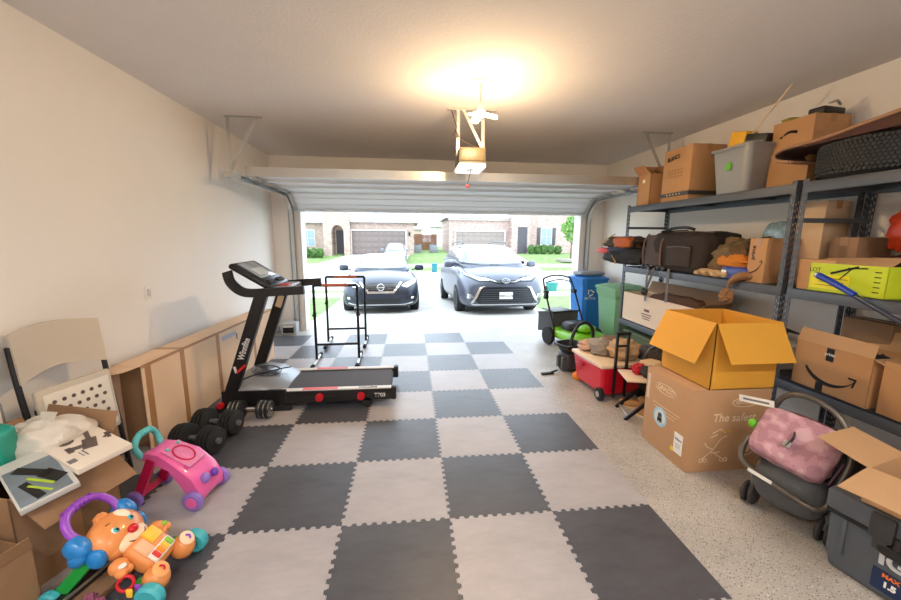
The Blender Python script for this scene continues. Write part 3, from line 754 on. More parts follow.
SP_B = dict(hw=.995, L=5.17, paint=M('silver_van_paint', (84, 88, 100), rough=.42, metal=.35, coat=.35),
    stations=[(0.0, .58, .32, .55, .76), (.03, .76, .22, .62, .84), (.12, .90, .18, .70, .95), (.35, .97, .18, .84, 1.03), (.7, 1.0, .18, .95, 1.10), (1.1, 1.0, .18, 1.02, 1.18), (2.0, 1.0, .18, 1.06, 1.20), (3.6, 1.0, .2, 1.08, 1.2), (4.6, .98, .22, 1.08, 1.2), (5.05, .93, .3, 1.0, 1.15), (5.17, .8, .42, .8, .95)],
    green=[(.85, .80, 1.0, 1.1, .62), (1.15, .88, 1.02, 1.30, .72), (1.75, .92, 1.04, 1.62, .70), (2.4, .93, 1.05, 1.72, .69), (3.6, .93, 1.05, 1.74, .69), (4.6, .92, 1.06, 1.68, .68), (4.95, .88, 1.06, 1.5, .68), (5.05, .84, 1.06, 1.3, .68)],
    windshield=[(-.80, 1.20), (0, 1.16), (.80, 1.20), (.66, 1.60), (.35, 1.65), (-.35, 1.65), (-.66, 1.60)],
    side_windows=[[(1.5, 1.14), (2.3, 1.14), (2.3, 1.58), (1.95, 1.55)], [(2.4, 1.14), (3.5, 1.14), (3.5, 1.6), (2.4, 1.6)], [(3.6, 1.14), (4.6, 1.16), (4.4, 1.55), (3.6, 1.6)]],
    faces=[('upper_grille', [(-.46, .84), (-.2, .74), (.2, .74), (.46, .84), (.30, .80), (0, .815), (-.30, .80)], 'dk', False, .01),
           ('headlight_bezel', [(.30, .775), (.62, .775), (.88, .90), (.91, .99), (.62, .92), (.36, .88)], 'dk', True, .006),
           ('headlight', [(.36, .81), (.60, .81), (.85, .93), (.87, .97), (.62, .89), (.41, .85)], 'lt', True, .014),
           ('grille_wing', [(.47, .69), (.60, .66), (.74, .40), (.80, .30), (.75, .30), (.66, .42), (.56, .63)], 'ch', True, .016),
           ('hood_edge', [(-.46, .86), (-.2, .765), (.2, .765), (.46, .86), (.46, .875), (.2, .785), (-.2, .785), (-.46, .875)], 'ch', False, .014),
           ('lower_grille', [(-.60, .28), (.60, .28), (.70, .36), (.58, .62), (.45, .66), (-.45, .66), (-.58, .62), (-.70, .36)], 'dk', False, .008),
           ('side_vent', [(.72, .42), (.86, .40), (.90, .52), (.76, .50)], 'ch', True, .012),
           ('bumper_lip', [(-.74, .25), (.74, .25), (.80, .29), (.6, .28), (-.6, .28), (-.80, .29)], 'ch', False, .016)],
    wr=.34, axles=(.98, 4.05), mirror=(1.10, 1.45, 1.16))
cy = 8.15; ca = at(506, 300, cy)
van, vbody, vbv = car('minivan', 'silver minivan with wide slatted grille parked beside the sedan', 'minivan', (ca.x, cy, -.13), -3, SP_B)
van.rotation_euler = (math.radians(-3.2), 0, math.radians(2))
gh = vbv.ray_cast(Vector((0, -3, .45)), Vector((0, 1, 0)))[0].y
b = B()
for k in range(7):
    z = .31+k*.048; w_ = .62-abs(z-.38)*.45
    pts = []
    for q in range(9):
        x = -w_+2*w_*q/8; hy = vbv.ray_cast(Vector((x, -3, z)), Vector((0, 1, 0)))[0]; pts.append((x, hy.y-.014, z))
    b.tube(pts, .007, n=6, sub=1)
b.obj('grille_slats', M('slat_grey', (74, 78, 86), rough=.35, metal=.4), van)
pl = B().box((0, gh-.03, .47), (.31, .012, .155), bev=.004).obj('licence_plate', WHITE, van)
PLI = M('plate_ink', (52, 58, 90), rough=.6)
text('TEXAS', .028, PLI, pl, on_my(0, gh-.0375, .527))
text('VHN LC76', .068, PLI, pl, on_my(0, gh-.0375, .463), bold=.001)
gh = vbv.ray_cast(Vector((0, -3, .79)), Vector((0, 1, 0)))[0].y
e = B().tube([(.085*math.cos(a), .055*math.sin(a), 0) for a in [2*PI*k/20 for k in range(20)]], .008, closed=True, sub=1, mat=on_my(0, gh-.03, .80))
e.tube([(.032*math.cos(a), .05*math.sin(a), 0) for a in [2*PI*k/16 for k in range(16)]], .006, closed=True, sub=1, mat=on_my(0, gh-.03, .80))
e.tube([(.07*math.cos(a), .022*math.sin(a)+.022, 0) for a in [2*PI*k/16 for k in range(16)]], .006, closed=True, sub=1, mat=on_my(0, gh-.03, .80))
e.obj('emblem', CHR, van)
for s in (-1, 1): B().tube([(s*.6, 2.2, 1.72), (s*.6, 2.5, 1.79), (s*.6, 3.8, 1.81), (s*.6, 4.3, 1.76)], .018).obj('roof_rail', MATS['car_black_trim'], van)
# far parked car on the other driveway
SP_C = dict(SP_A); SP_C['paint'] = M('far_car_paint', (122, 128, 150), rough=.3, metal=.4, coat=1)
fc, _, _ = car('parked_hatchback', 'small distant car parked before the brown garage door', 'car', (at(394, 250, 29.4).x, 29.4, gz(30.5)-.05), 0, SP_C)
fc.rotation_euler = (math.radians(7.5), 0, 0)
strip('far_driveway', CONC, lambda y: at(354, 250, 35).x-.4-(35-y)*.45, lambda y: at(405, 250, 35).x+.4-(35-y)*.1, [28, 29.5, 31, 33, 35.05], .02)
strip('far_driveway', CONC, lambda y: at(456, 250, 39).x-.4, lambda y: at(504, 250, 39).x+.4, [28, 30, 32, 35, 39], .02)
# ================================================================== CENTRE: treadmill, bars
tm = thing('treadmill', 'black treadmill with red roller knobs standing on the checkered mat', 'treadmill', (0, 0, MT))
TMB = M('treadmill_black', (22, 22, 24), rough=.4); TGREY = M('treadmill_silver', (150, 156, 164), rough=.35, metal=.4); TWH = M('treadmill_white', (226, 226, 228), rough=.5)
y0, y1 = 3.42, 4.07   # near / far side
BELT = M('running_belt', (74, 72, 78), rough=.75, bump=.1, bscale=200)
B().bb(-1.62, -.22, y0+.09, y1-.09, .155, .172).bb(-1.6, -.24, y0+.1, y1-.1, .10, .12).rod((-.235, y0+.09, .135), (-.235, y1-.09, .135), .036).obj('running_belt', BELT, tm)
for ys, s in ((y0, 1), (y1, -1)):
    b = B().add([( -1.70, ys, .05), (-.17, ys, .075), (-.15, ys, .175), (-1.70, ys, .175), (-1.70, ys+s*.085, .05), (-.17, ys+s*.085, .075), (-.15, ys+s*.085, .175), (-1.70, ys+s*.085, .175)], [(0, 1, 2, 3), (4, 5, 6, 7), (0, 1, 5, 4), (1, 2, 6, 5), (2, 3, 7, 6), (3, 0, 4, 7)])
    sr = b.obj('side_frame', TMB, tm)
    B().bb(-1.35, -.19, ys+s*.012, ys+s*.075, .175, .184, bev=.003).obj('foot_rail', TWH, sr)
    B().bb(-1.02, -.70, ys+s*.014, ys+s*.073, .184, .1865).obj('red_rail_strip', M('rail_red', (222, 96, 100), rough=.5), sr)
    B().box((-.175, ys+s*.04, .13), (.05, .09, .13), bev=.015).obj('end_cap', TMB, sr)
for xx in (-.86, -.48): B().rod((xx, y0, .118), (xx, y0-.035, .118), .037, .033, n=20).obj('knob', RED, tm)
B().bb(-1.05, -.3, y0-.006, y0, .112, .122).obj('side_bar', TMB, tm)
text('T703', .05, TWH, tm, on_my(-.305, y0-.001, .118, -1), bold=.0012)
b = B().tube([(-.45, y0+.04, .189), (-.36, y0+.05, .189)], .004, n=5)
text('Winnfite', .05, INK, tm, on_pz(-.42, y0+.04, .1853), bold=.001)
# motor hood
hb = B(); prof = [(-1.74, .06), (-1.74, .17), (-1.66, .25), (-1.50, .285), (-1.36, .26), (-1.24, .20), (-1.18, .175), (-1.18, .06)]
n = len(prof)
vs = []
for yy, k in ((y0+.005, .75), (y0+.06, .97), ((y0+y1)/2, 1.06), (y1-.06, .97), (y1-.005, .75)):
    vs += [(x, yy, .06+(z-.06)*k) for x, z in prof]
fs = [(i*n+k, i*n+(k+1) % n, (i+1)*n+(k+1) % n, (i+1)*n+k) for i in range(4) for k in range(n)]+[tuple(range(n)), tuple(range(4*n, 5*n))[::-1]]
hb.add(vs, fs).obj('motor_hood', TGREY, tm, ang=50)
B().lathe([(0, .012), (.10, .010), (.115, 0)], 28).ring(.13, .007).obj('hood_disc', M('hood_disc', (88, 92, 100), rough=.25, metal=.5), tm, TR(-1.43, (y0+y1)/2-.02, .288, ry=9))
B().tube([(-1.64, y0+.03, .25), (-1.5, y0+.12, .30), (-1.35, y0+.3, .29), (-1.26, y0+.5, .25)], .006).obj('hood_trim', INK, tm)
B().bb(-1.72, -1.16, y0-.008, y0+.02, .055, .20).obj('front_skirt', TMB, tm)
B().bar((-1.75, y0-.01, .04), (-1.75, y1+.01, .04), .06, .05).bb(-1.78, -1.12, y0-.02, y0+.03, .0, .05, bev=.008).bb(-1.78, -1.12, y1-.03, y1+.02, .0, .05, bev=.008).obj('base_frame', TMB, tm)
for xw, ya_, r_ in ((-1.2, y0-.02, .032), (-.42, y0, .045), (-.42, y1-.05, .045)): B().rod((xw, ya_, r_+.003), (xw, ya_+.04, r_+.003), r_).obj('wheel', RUBBER, tm)
B().rod((-1.73, y0-.01, .075), (-1.73, y0-.04, .075), .03, .026, n=18).obj('knob', RED, tm)
for ys, nm in ((y0+.015, 0), (y1-.015, 1)):
    p = B().bar((-1.70, ys, .02), (-1.31, ys, 1.10), .05, .105, up=(1, 0, 0)).obj('upright', TMB, tm)
d = Vector((.39, 0, 1.08)).normalized(); ang = math.degrees(math.atan2(1.08, .39))
text('Winnfite', .075, TWH, tm, on_my(-1.49, y0-.0125, .60, ang), bold=.0015, sx=.8)
B().bar((-.035, .0, 0), (0, -.05, 0), .022, .004, up=(0, 0, 1)).obj('check_mark', TWH, tm, on_my(-1.555, y0-.012, .425, ang-90+0))
B().bar((0, -.05, 0), (.05, .045, 0), .022, .004, up=(0, 0, 1)).obj('check_mark', M('logo_red', (210, 30, 34)), tm, on_my(-1.555, y0-.012, .425, ang-90))
B().box((-1.365, y1-.05, .93), (.06, .006, .13), rot=(0, 20, 0)).obj('warning_label', PALE_INK, tm)
# handlebars: sweep of a flattened bar that rises and wraps behind the console
for ys, s, xe in ((y0-.01, 1, -.955), (y1+.01, -1, -.96)):
    b = B(); pts = [(-1.60, ys+s*.05, 1.29), (-1.565, ys+s*.02, 1.20), (-1.48, ys, 1.125), (-1.38, ys, 1.105), (-1.2, ys, 1.115), (xe+.01, ys, 1.13)]
    P = []
    for i in range(len(pts)-1):
        p0, p1, p2, p3 = [Vector(pts[max(0, min(len(pts)-1, i+q))]) for q in (-1, 0, 1, 2)]
        for k in range(6):
            t = k/6; P.append(.5*((2*p1)+(p2-p0)*t+(2*p0-5*p1+4*p2-p3)*t*t+(3*p1-p0-3*p2+p3)*t**3))
    P.append(Vector(pts[-1])); vs = []
    for i, p in enumerate(P):
        q = (P[min(i+1, len(P)-1)]-P[max(i-1, 0)]); q.y = 0; q.normalize(); nn = Vector((-q.z, 0, q.x))
        for a, c in ((-1, -1), (1, -1), (1, 1), (-1, 1)): vs.append(p + nn*c*.036 + Vector((0, a*.022, 0)))
    m = len(P); fs = [(i*4+k, i*4+(k+1) % 4, (i+1)*4+(k+1) % 4, (i+1)*4+k) for i in range(m-1) for k in range(4)]+[(0, 1, 2, 3), ((m-1)*4+3, (m-1)*4+2, (m-1)*4+1, (m-1)*4)]
    b.add(vs, fs).obj('handlebar', TMB, tm, ang=30)
CM = TR(-1.43, (y0+y1)/2, 1.235, ry=32)
B().box((0, 0, 0), (.40, .52, .05), bev=.02).obj('console', TMB, tm, CM)
B().box((-.05, 0, .028), (.24, .36, .008), bev=.003).obj('console_display', M('display_grey', (150, 164, 178), rough=.12, coat=.6), tm, CM)
B().box((-.02, 0, .033), (.10, .22, .003)).obj('display_screen', M('screen_pale', (196, 206, 214), rough=.1), tm, CM)
B().box((.14, -.12, .03), (.05, .16, .01), bev=.004).obj('cup_holder', INK, tm, CM); B().box((.14, .12, .03), (.05, .16, .01), bev=.004).obj('cup_holder', INK, tm, CM)
B().box((-1.22, (y0+y1)/2, 1.115), (.18, .56, .045), bev=.02).obj('console_shelf', TGREY, tm)
B().box((-1.21, (y0+y1)/2, 1.14), (.09, .14, .012), bev=.005).obj('safety_key', RED, tm)

# dip bars
def dipbar(label, loc, rz, wd, h):
    t = thing('dip_bar', label, 'dip bar', loc, rz, 'dip bars')
    for s in (-1, 1):
        x = s*wd/2
        B().rod((x, 0, .045), (x, 0, h), .017).obj('upright', BLACKM, t)
        B().rod((x-s*.012, 0, h*.62), (x+s*.03, 0, h*.62), .012).rod((x, 0, h*.60), (x, 0, h*.66), .021).obj('adjuster_knob', BLACKM, t)
        B().rod((x, -.26, .035), (x, .26, .035), .017).obj('foot_tube', STEEL, t)
        for e in (-1, 1): B().rod((x, e*.22, .033), (x, e*.29, .033), .026, n=16).obj('foot_cap', RUBBER, t)
    B().rod((-wd/2, 0, h), (wd/2, 0, h), .018).obj('top_bar', BLACKM, t)
    B().rod((-wd*.3, 0, h), (wd*.3, 0, h), .020).obj('hand_grip', M('orange_grip', (190, 100, 66), rough=.7), t)
    B().rod((-wd/2, 0, .24), (wd/2, 0, .24), .015).obj('cross_bar', BLACKM, t)
dipbar('black dip bar nearer the treadmill, standing on the mat', (-.945, 4.78, MT), 2, .53, 1.0)
dipbar('black dip bar farther from the treadmill, nearer the sedan', (-.965, 5.62, MT), 2, .55, 1.02)

# small radio by the jamb
rd = thing('battery_charger', 'small grey box with dark front by the door jamb', 'charger', (-2.03, 6.38, 0), 2)
B().box((0, 0, .1), (.26, .2, .2), bev=.02).obj('housing', M('pale_grey_plastic', (170, 172, 174), rough=.5), rd)
B().box((0, -.103, .085), (.17, .008, .1), bev=.003).obj('front_panel', INK, rd); B().box((0, -.108, .14), (.15, .006, .02)).obj('label_strip', WHITE, rd)

# ================================================================== DUMBBELLS
def dumbbell(name, label, loc, rz, R, chrome=False, n=6, group='adjustable dumbbells', tilt=0):
    t = thing(name, label, 'dumbbell', loc, group=group, rot=(0, tilt, rz))
    gm = CHROME if chrome else GREYP
    B().rod((-.075, 0, R), (.075, 0, R), .017).rod((-.03, 0, R), (.03, 0, R), .021).obj('handle', gm, t)
    for s in (-1, 1):
        for k in range(n):
            rr = R*(1-.012*k) if k < n-1 else R*.9
            b = B().lathe([(.0, -.0095), (rr*.9, -.0095), (rr, -.006), (rr, .006), (rr*.9, .0095), (0, .0095)], 24 if not chrome else 12)
            b.obj('weight_plate', M('plate_chrome_black', (150, 150, 152), rough=.25, metal=.8) if chrome and k % 2 else RUBBER, t, Matrix.Translation((s*(.075+k*(.019 if chrome else .029)), 0, R)) @ Matrix.Rotation(s*PI/2, 4, 'Y'))
        B().rod((s*.08, 0, R), (s*(.075+n*(.019 if chrome else .029)), 0, R), .03, .022).obj('end_hub', gm, t)

dumbbell('dumbbell', 'black adjustable dumbbell nearer the pink walker handle', (-1.60, 2.78, MT), -16, .102, n=4)
dumbbell('dumbbell', 'black adjustable dumbbell nearer the long carton and treadmill', (-1.58, 3.04, MT), -12, .102, n=4)
dumbbell('chrome_dumbbell', 'chrome handled dumbbell lying in front of the treadmill base', (-1.42, 3.29, MT), -4, .082, True, 6)
# ================================================================== CARTONS
def carton(name, label, loc, rz, w_, d_, h_, mat, flaps=None, closed=False, tape=True, rot=None, flap_len=None, group=None, cat='cardboard box', inner=None, th=.005):
    t = thing(name, label, cat, loc, rz, group, rot)
    b = B()
    if closed:
        b.bb(-w_/2, w_/2, -d_/2, d_/2, 0, h_, bev=.004)
        b.obj('carton_body', mat, t)
        if tape:
            B().bb(-.026, .026, -d_/2-.001, d_/2+.001, h_-.06, h_+.0012).obj('tape', TAPE, t) if w_ <= d_ else B().bb(-w_/2-.001, w_/2+.001, -.026, .026, h_-.06, h_+.0012).obj('tape', TAPE, t)
    else:
        b.bb(-w_/2, w_/2, -d_/2, d_/2, 0, th)
        b.bb(-w_/2, -w_/2+th, -d_/2, d_/2, 0, h_).bb(w_/2-th, w_/2, -d_/2, d_/2, 0, h_).bb(-w_/2, w_/2, -d_/2, -d_/2+th, 0, h_).bb(-w_/2, w_/2, d_/2-th, d_/2, 0, h_)
        b.obj('carton_body', mat, t)
        # flaps: side -> (angle above horizontal outward, length)
        for sd, (ang, L) in (flaps or {}).items():
            a = math.radians(ang); o = Vector((math.cos(a), 0, math.sin(a)))
            half = (d_ if sd in ('+x', '-x') else w_)/2-.003; edge = (w_ if sd in ('+x', '-x') else d_)/2
            p0 = Vector((edge, -half, h_)); p1 = Vector((edge, half, h_))
            vs = [p0, p0+o*L+Vector((0, .012, 0)), p1+o*L-Vector((0, .012, 0)), p1]
            f = B().sheet(*vs, th=th*.9, n=6, amp=.012, seed=len(sd)+ang)
            r = {'+x': 0, '+y': 90, '-x': 180, '-y': -90}[sd]
            f.obj('flap', mat, t, Matrix.Rotation(math.radians(r), 4, 'Z'))
    return t

# long open carton against the left wall
lc = thing('long_carton', 'long flat cardboard carton along the wall with open near end', 'cardboard box', (-1.96, 2.83, 0), -3.2)
CARD_LONG = M('cardboard_long', (230, 198, 166), rough=.85, var=.06, scale=3, bump=.08, bscale=60)
b = B(); L, Wd, Hh, th = 2.25, .21, .67, .006
b.bb(-Wd, 0, 0, L, 0, th).bb(-Wd, 0, 0, L, Hh-th, Hh).bb(-th, 0, 0, L, 0, Hh).bb(-Wd, -Wd+th, 0, L, 0, Hh).bb(-Wd, 0, L-th, L, 0, Hh)
b.obj('carton_body', CARD_LONG, lc)
B().bb(-Wd+.01, -.01, .05, .055, .01, Hh-.01).obj('inner_flap', CARD_D, lc)
B().sheet((-Wd, 0, Hh), (-.0, 0, Hh), (-.01, -.16, Hh+.015), (-Wd+.01, -.20, Hh-.01), n=8, amp=.02).obj('flap', CARD_LONG, lc)
B().sheet((-Wd, 0, .02), (-Wd, 0, Hh-.02), (-Wd-.03, -.14, Hh-.05), (-Wd-.03, -.14, .03), n=4, amp=.01).obj('flap', CARD_LONG, lc)
b = B()
for yy, ww in ((.03, .06), (.42, .055), (.95, .055), (1.7, .05)): b.bb(-.0005, .0012, yy, yy+ww, 0, Hh)
b.bb(-Wd, .0, .42, .475, Hh, Hh+.0012); b.bb(-.0005, .0014, 0, L, Hh-.02, Hh); b.obj('tape', TAPE, lc)
B().bb(0, .0025, 1.05, 1.32, .56, .605).obj('shipping_label', M('label_lilac', (176, 176, 190), rough=.6), lc)
B().bb(0, .002, 1.33, 1.345, .51, .57).obj('printed_mark', INK, lc)

# big open carton front left
bc = carton('open_carton', 'big open cardboard box full of baby things, front left corner', (-1.90, 1.90, 0), -16, .50, .43, .49, CARD_D,
            {'+x': (-42, .20), '+y': (72, .18), '-x': (60, .14)})
B().bb(.2505, .252, -.03, .03, .1, .49).obj('tape', TAPE, bc)
# contents, each a thing
fc_ = thing('diaper_pack', 'teal diaper pack with white lettering in the big open box', 'diaper pack', (-2.03, 1.80, .50), rot=(0, 0, 14))
B().blob((0, 0, .1), (.30, .18, .24), .35, .4, amp=.05, seed=3).obj('pack_body', M('teal_plastic', (0, 150, 132), rough=.35), fc_)
B().box((.03, -.088, .09), (.2, .008, .07), bev=.003).obj('label_band', INK, fc_)
text('Pampers', .06, WHITE, fc_, on_my(.03, -.094, .09), bold=.0015)
text('2', .05, WHITE, fc_, on_my(.08, -.094, .15), bold=.0015)
pb = thing('plastic_bag', 'crumpled white plastic bag of cloths in the big open box', 'plastic bag', (-1.87, 2.00, .46))
B().blob((0, 0, .09), (.36, .28, .24), .85, .9, amp=.2, freq=1.7, seed=5, fold=.12, nu=48, nv=30).obj('bag_body', M('white_film', (214, 206, 196), rough=.3, coat=.3, bump=.5, bscale=18), pb)
B().tube([(-.08, -.05, .17), (-.1, -.08, .22), (-.04, -.1, .21)], .012, flat=.3).sheet((-.02, -.02, .18), (.05, -.05, .19), (.07, -.02, .26), (-.03, .02, .25), n=6, amp=.03).obj('bag_neck', MATS['white_film'], pb)
# product boxes lying across the carton
def picture_mat(): return M('picture_slate', (110, 124, 136), rough=.4, var=.55, scale=9)
pr = thing('product_box', 'flat white product box with black tool pictures lying across the open box', 'product box', (-1.66, 1.93, .56), rot=(4, 6, -28))
B().box((0, 0, 0), (.42, .22, .03), bev=.003).obj('box_body', M('gloss_card_cream', (226, 214, 202), rough=.45), pr)
tg = B().bar((-.10, .06, 0), (.0, .03, 0), .02, .002, up=(0, 0, 1)).bar((-.01, .035, 0), (.08, .0, 0), .055, .002, up=(0, 0, 1)).bar((.04, .0, 0), (.02, -.06, 0), .03, .002, up=(0, 0, 1)).bar((.0, -.055, 0), (.055, -.06, 0), .022, .002, up=(0, 0, 1))
tg.rod((-.06, -.035, -.001), (-.06, -.035, .001), .03, n=24).bar((.0, .10, 0), (.06, .09, 0), .016, .002, up=(0, 0, 1)).bar((.02, .115, 0), (.04, .075, 0), .016, .002, up=(0, 0, 1))
tg.obj('tool_picture', M('tool_grey', (96, 84, 80), rough=.6), pr, TR(z=.0165))
B().box((.125, -.09, .0162), (.035, .03, .001)).box((.10, -.03, .0162), (.06, .006, .001)).box((.10, -.045, .0162), (.05, .004, .001)).obj('printed_text', M('ink_grey', (120, 116, 116)), pr)
pr2 = thing('product_box', 'dark photo printed product box leaning out of the open box', 'product box', (-1.70, 1.74, .515), rot=(8, 14, -36))
B().box((0, 0, 0), (.34, .19, .03), bev=.003).obj('box_body', M('gloss_card_white', (200, 200, 198), rough=.4), pr2)
B().box((.03, -.005, .0155), (.26, .165, .002)).obj('photo_panel', picture_mat(), pr2)
B().bar((-.09, -.05, .018), (.03, .04, .018), .035, .002).bar((.0, .02, .018), (.09, .06, .018), .05, .002).bar((.02, -.05, .018), (.15, -.02, .018), .03, .002).obj('tool_picture', INK, pr2)
B().bar((-.0, -.03, .0185), (.10, .03, .0185), .012, .002).bar((.05, -.04, .0185), (.14, .015, .0185), .01, .002).obj('lime_stripe', M('lime_ink', (170, 200, 50)), pr2)
# small open carton in front
sc = carton('open_carton', 'small open cardboard box in front of the big open cardboard box', (-1.79, 1.50, 0), -16, .34, .23, .31, CARD_D, {'+x': (78, .06), '-x': (60, .12), '-y': (70, .08)})
pp = thing('packing_paper', 'crumpled pale packing paper inside the small open box', 'paper', (-1.80, 1.50, .13))
B().blob((0, 0, .06), (.24, .16, .16), .9, .9, amp=.4, freq=3, seed=9, fold=.3).obj('paper_wad', M('pale_paper', (206, 190, 168), rough=.9), pp)
# dark panels leaning on the floor beside the big box
for k, (yy, lab, mt, rz_) in enumerate(((0, 'flat black framed panel lying beside the big open box', BLACK, 0), (.10, 'flat brown panel lying next to the black panel', CARD_D, 3))):
    q = thing('flat_panel', lab, 'panel', (-1.50+yy*.9, 1.62-.3*yy, MT+.03*(1-k)), 76)
    B().box((0, 0, .02), (.62, .10, .03), bev=.006).obj('panel_board', mt, q)
    B().box((0, -.047, .026), (.60, .006, .03)).box((0, .047, .026), (.60, .006, .03)).obj('panel_rim', STEEL if k == 0 else CARD_D, q)

# ================================================================== FOLDING CHAIRS
def fold_chair(label, loc, rz, mpl, mleg, tilt, seat_holes=True):
    t = thing('folding_chair', label, 'chair', loc, group='folding chairs leaning on the wall', rot=(0, -tilt, rz))
    # local: y width, z up, +x front
    W = .46
    vs = []
    nU, nV = 16, 6
    def backp(u, v, off):
        y = (u-.5)*W*1.0; z = .78+.29*v + .05*math.cos((u-.5)*PI)*(1-v) + .03*math.cos((u-.5)*PI)*v
        x = .02 - .055*math.cos((u-.5)*PI*.95)*.9 + off
        return (x, y, z)
    b = B(); N = nU+1
    for off in (.012, -.012):
        vs += [backp(i/nU, j/nV, off) for j in range(nV+1) for i in range(N)]
    k = N*(nV+1); fs = []
    for j in range(nV):
        for i in range(nU):
            a = j*N+i; fs += [(a, a+1, a+N+1, a+N), (k+a+N, k+a+N+1, k+a+1, k+a)]
    rim = list(range(N))+[j*N+nU for j in range(1, nV+1)]+[nV*N+i for i in range(nU-1, -1, -1)]+[j*N for j in range(nV-1, 0, -1)]
    fs += [(rim[i], k+rim[i], k+rim[(i+1) % len(rim)], rim[(i+1) % len(rim)]) for i in range(len(rim))]
    b.add(vs, fs).obj('backrest', mpl, t, ang=60)
    for s in (-1, 1):
        B().tube([(.0, s*W*.5, 1.0), (.0, s*W*.5, .7), (.015, s*W*.49, .35), (.02, s*W*.48, .01)], .015, sub=4).obj('front_leg', mleg, t)
        B().tube([(.035, s*W*.43, .62), (.05, s*W*.43, .3), (.06, s*W*.43, .01)], .013, sub=3).obj('rear_leg', mleg, t)
    B().rod((.02, -W*.48, .12), (.02, W*.48, .12), .010).rod((.055, -W*.43, .08), (.055, W*.43, .08), .010).obj('stretcher', mleg, t)
    # folded seat shell with rim
    s_ = B().box((.045, 0, .53), (.035, W*.9, .40), bev=.015)
    s_.obj('seat_frame', mpl, t)
    pan = B(); pan.box((.066, 0, .53), (.012, W*.78, .33), bev=.006); pan.obj('seat', M('seat_cream', (228, 220, 206), rough=.6), t)
    if seat_holes:
        h = B()
        for r in range(4):
            for c in range(6): h.rod((.0715, -.135+c*.05+(.02 if r % 2 else 0), .64-r*.055), (.0735, -.135+c*.05+(.02 if r % 2 else 0), .64-r*.055), .012, n=10)
        h.obj('perforation_pattern', M('hole_dark', (96, 74, 66)), t)
    return t
CH_PL = M('chair_beige', (200, 188, 172), rough=.55); CH_LG = M('chair_leg_dark', (52, 52, 56), rough=.4, metal=.5)
fold_chair('beige folding chair with perforated seat, folded against the wall', (-2.05, 2.42, 0), -14, CH_PL, CH_LG, 5.5)
fold_chair('grey folding chair behind the beige one at the picture edge', (-2.195, 1.90, 0), -1, M('chair_grey', (120, 118, 116), rough=.5), CH_LG, 2, False)

# ================================================================== BABY WALKERS
PINK = M('toy_pink', (240, 104, 176), rough=.35, coat=.3); HOT = M('toy_magenta', (206, 20, 84), rough=.4); TEAL = M('toy_teal', (96, 196, 198), rough=.4)
PURP = M('toy_purple', (148, 72, 196), rough=.35, coat=.2); LILAC = M('toy_lilac', (150, 120, 206), rough=.4)
pw = thing('pink_push_walker', 'pink toddler push walker with teal handle and lilac wheels', 'toy walker', (-1.32, 2.25, MT), -8)
pw.scale = (.92, .74, .9)
# local: +x front
panel = B(); prof = [(-.30, .33), (-.26, .37), (-.18, .365), (-.05, .30), (.06, .20), (.11, .10), (.10, .05), (.03, .06), (-.02, .15), (-.12, .25), (-.24, .30)]
n = len(prof); vs = []
for yy, k in ((-.145, .93), (-.12, 1), (-.06, .97), (.06, .97), (.12, 1), (.145, .93)):
    cx_, cz_ = -.09, .22
    vs += [(cx_+(x-cx_)*k, yy*(1 if x > -.1 else .8), cz_+(z-cz_)*k) for x, z in prof]
panel.add(vs, [(i*n+k, i*n+(k+1) % n, (i+1)*n+(k+1) % n, (i+1)*n+k) for i in range(5) for k in range(n)]+[tuple(range(n)), tuple(range(5*n, 6*n))[::-1]])
panel.obj('panel_body', PINK, pw, ang=50)
PS = TR(-.075, 0, .318, ry=30)
B().box((0, 0, 0), (.21, .19, .012), bev=.005).obj('play_tray', M('toy_rose', (226, 130, 178), rough=.5, var=.25, scale=25), pw, PS)
B().box((-.085, -.06, .012), (.02, .02, .012), bev=.004).box((-.085, .06, .012), (.02, .02, .012), bev=.004).obj('button', TEAL, pw, PS)
B().ring(.07, .006, mat=TR(z=.008)).obj('tray_track', HOT, pw, PS)
B().blob((.085, -.05, .17), (.06, .07, .07)).obj('roller_ball', LILAC, pw)
B().blob((.092, .05, .16), (.05, .06, .06)).obj('roller_ball', M('toy_violet', (120, 70, 190), rough=.3), pw)
B().tube([(-.29, -.10, .33), (-.32, -.11, .40), (-.325, -.07, .455), (-.325, .0, .47), (-.325, .07, .455), (-.32, .11, .40), (-.29, .10, .33)], .021).obj('handle', TEAL, pw)
b = B()
for k in range(5): b.ring(.0215, .0025, n=16, k=6, mat=Matrix.Translation((-.325, -.05+k*.025, .467)) @ Matrix.Rotation(PI/2, 4, 'X'))
b.obj('handle_ridge', TEAL, pw)
for s in (-1, 1):
    B().bar((-.22, s*.11, .32), (-.33, s*.13, .05), .03, .055, up=(1, 0, 0)).obj('rear_leg', HOT, pw)
    wv = B().lathe([(.02, -.02), (.045, -.022), (.055, -.012), (.055, .012), (.045, .022), (.02, .02)], 28)
    wv.obj('wheel', LILAC, pw, Matrix.Translation((-.335, s*.155, .055)) @ Matrix.Rotation(PI/2, 4, 'X'))
    wv = B().lathe([(0, -.024), (.05, -.026), (.065, -.014), (.065, .014), (.05, .026), (0, .024)], 30).obj('wheel', LILAC, pw, Matrix.Translation((.06, s*.165, .065)) @ Matrix.Rotation(PI/2, 4, 'X'))
    B().lathe([(0, -.031), (.035, -.029), (.04, -.02), (.04, .02), (.035, .029), (0, .031)], 24).obj('hub_cap', PINK, wv)
B().bar((-.335, -.15, .055), (-.335, .15, .055), .03, .03).obj('axle', HOT, pw)

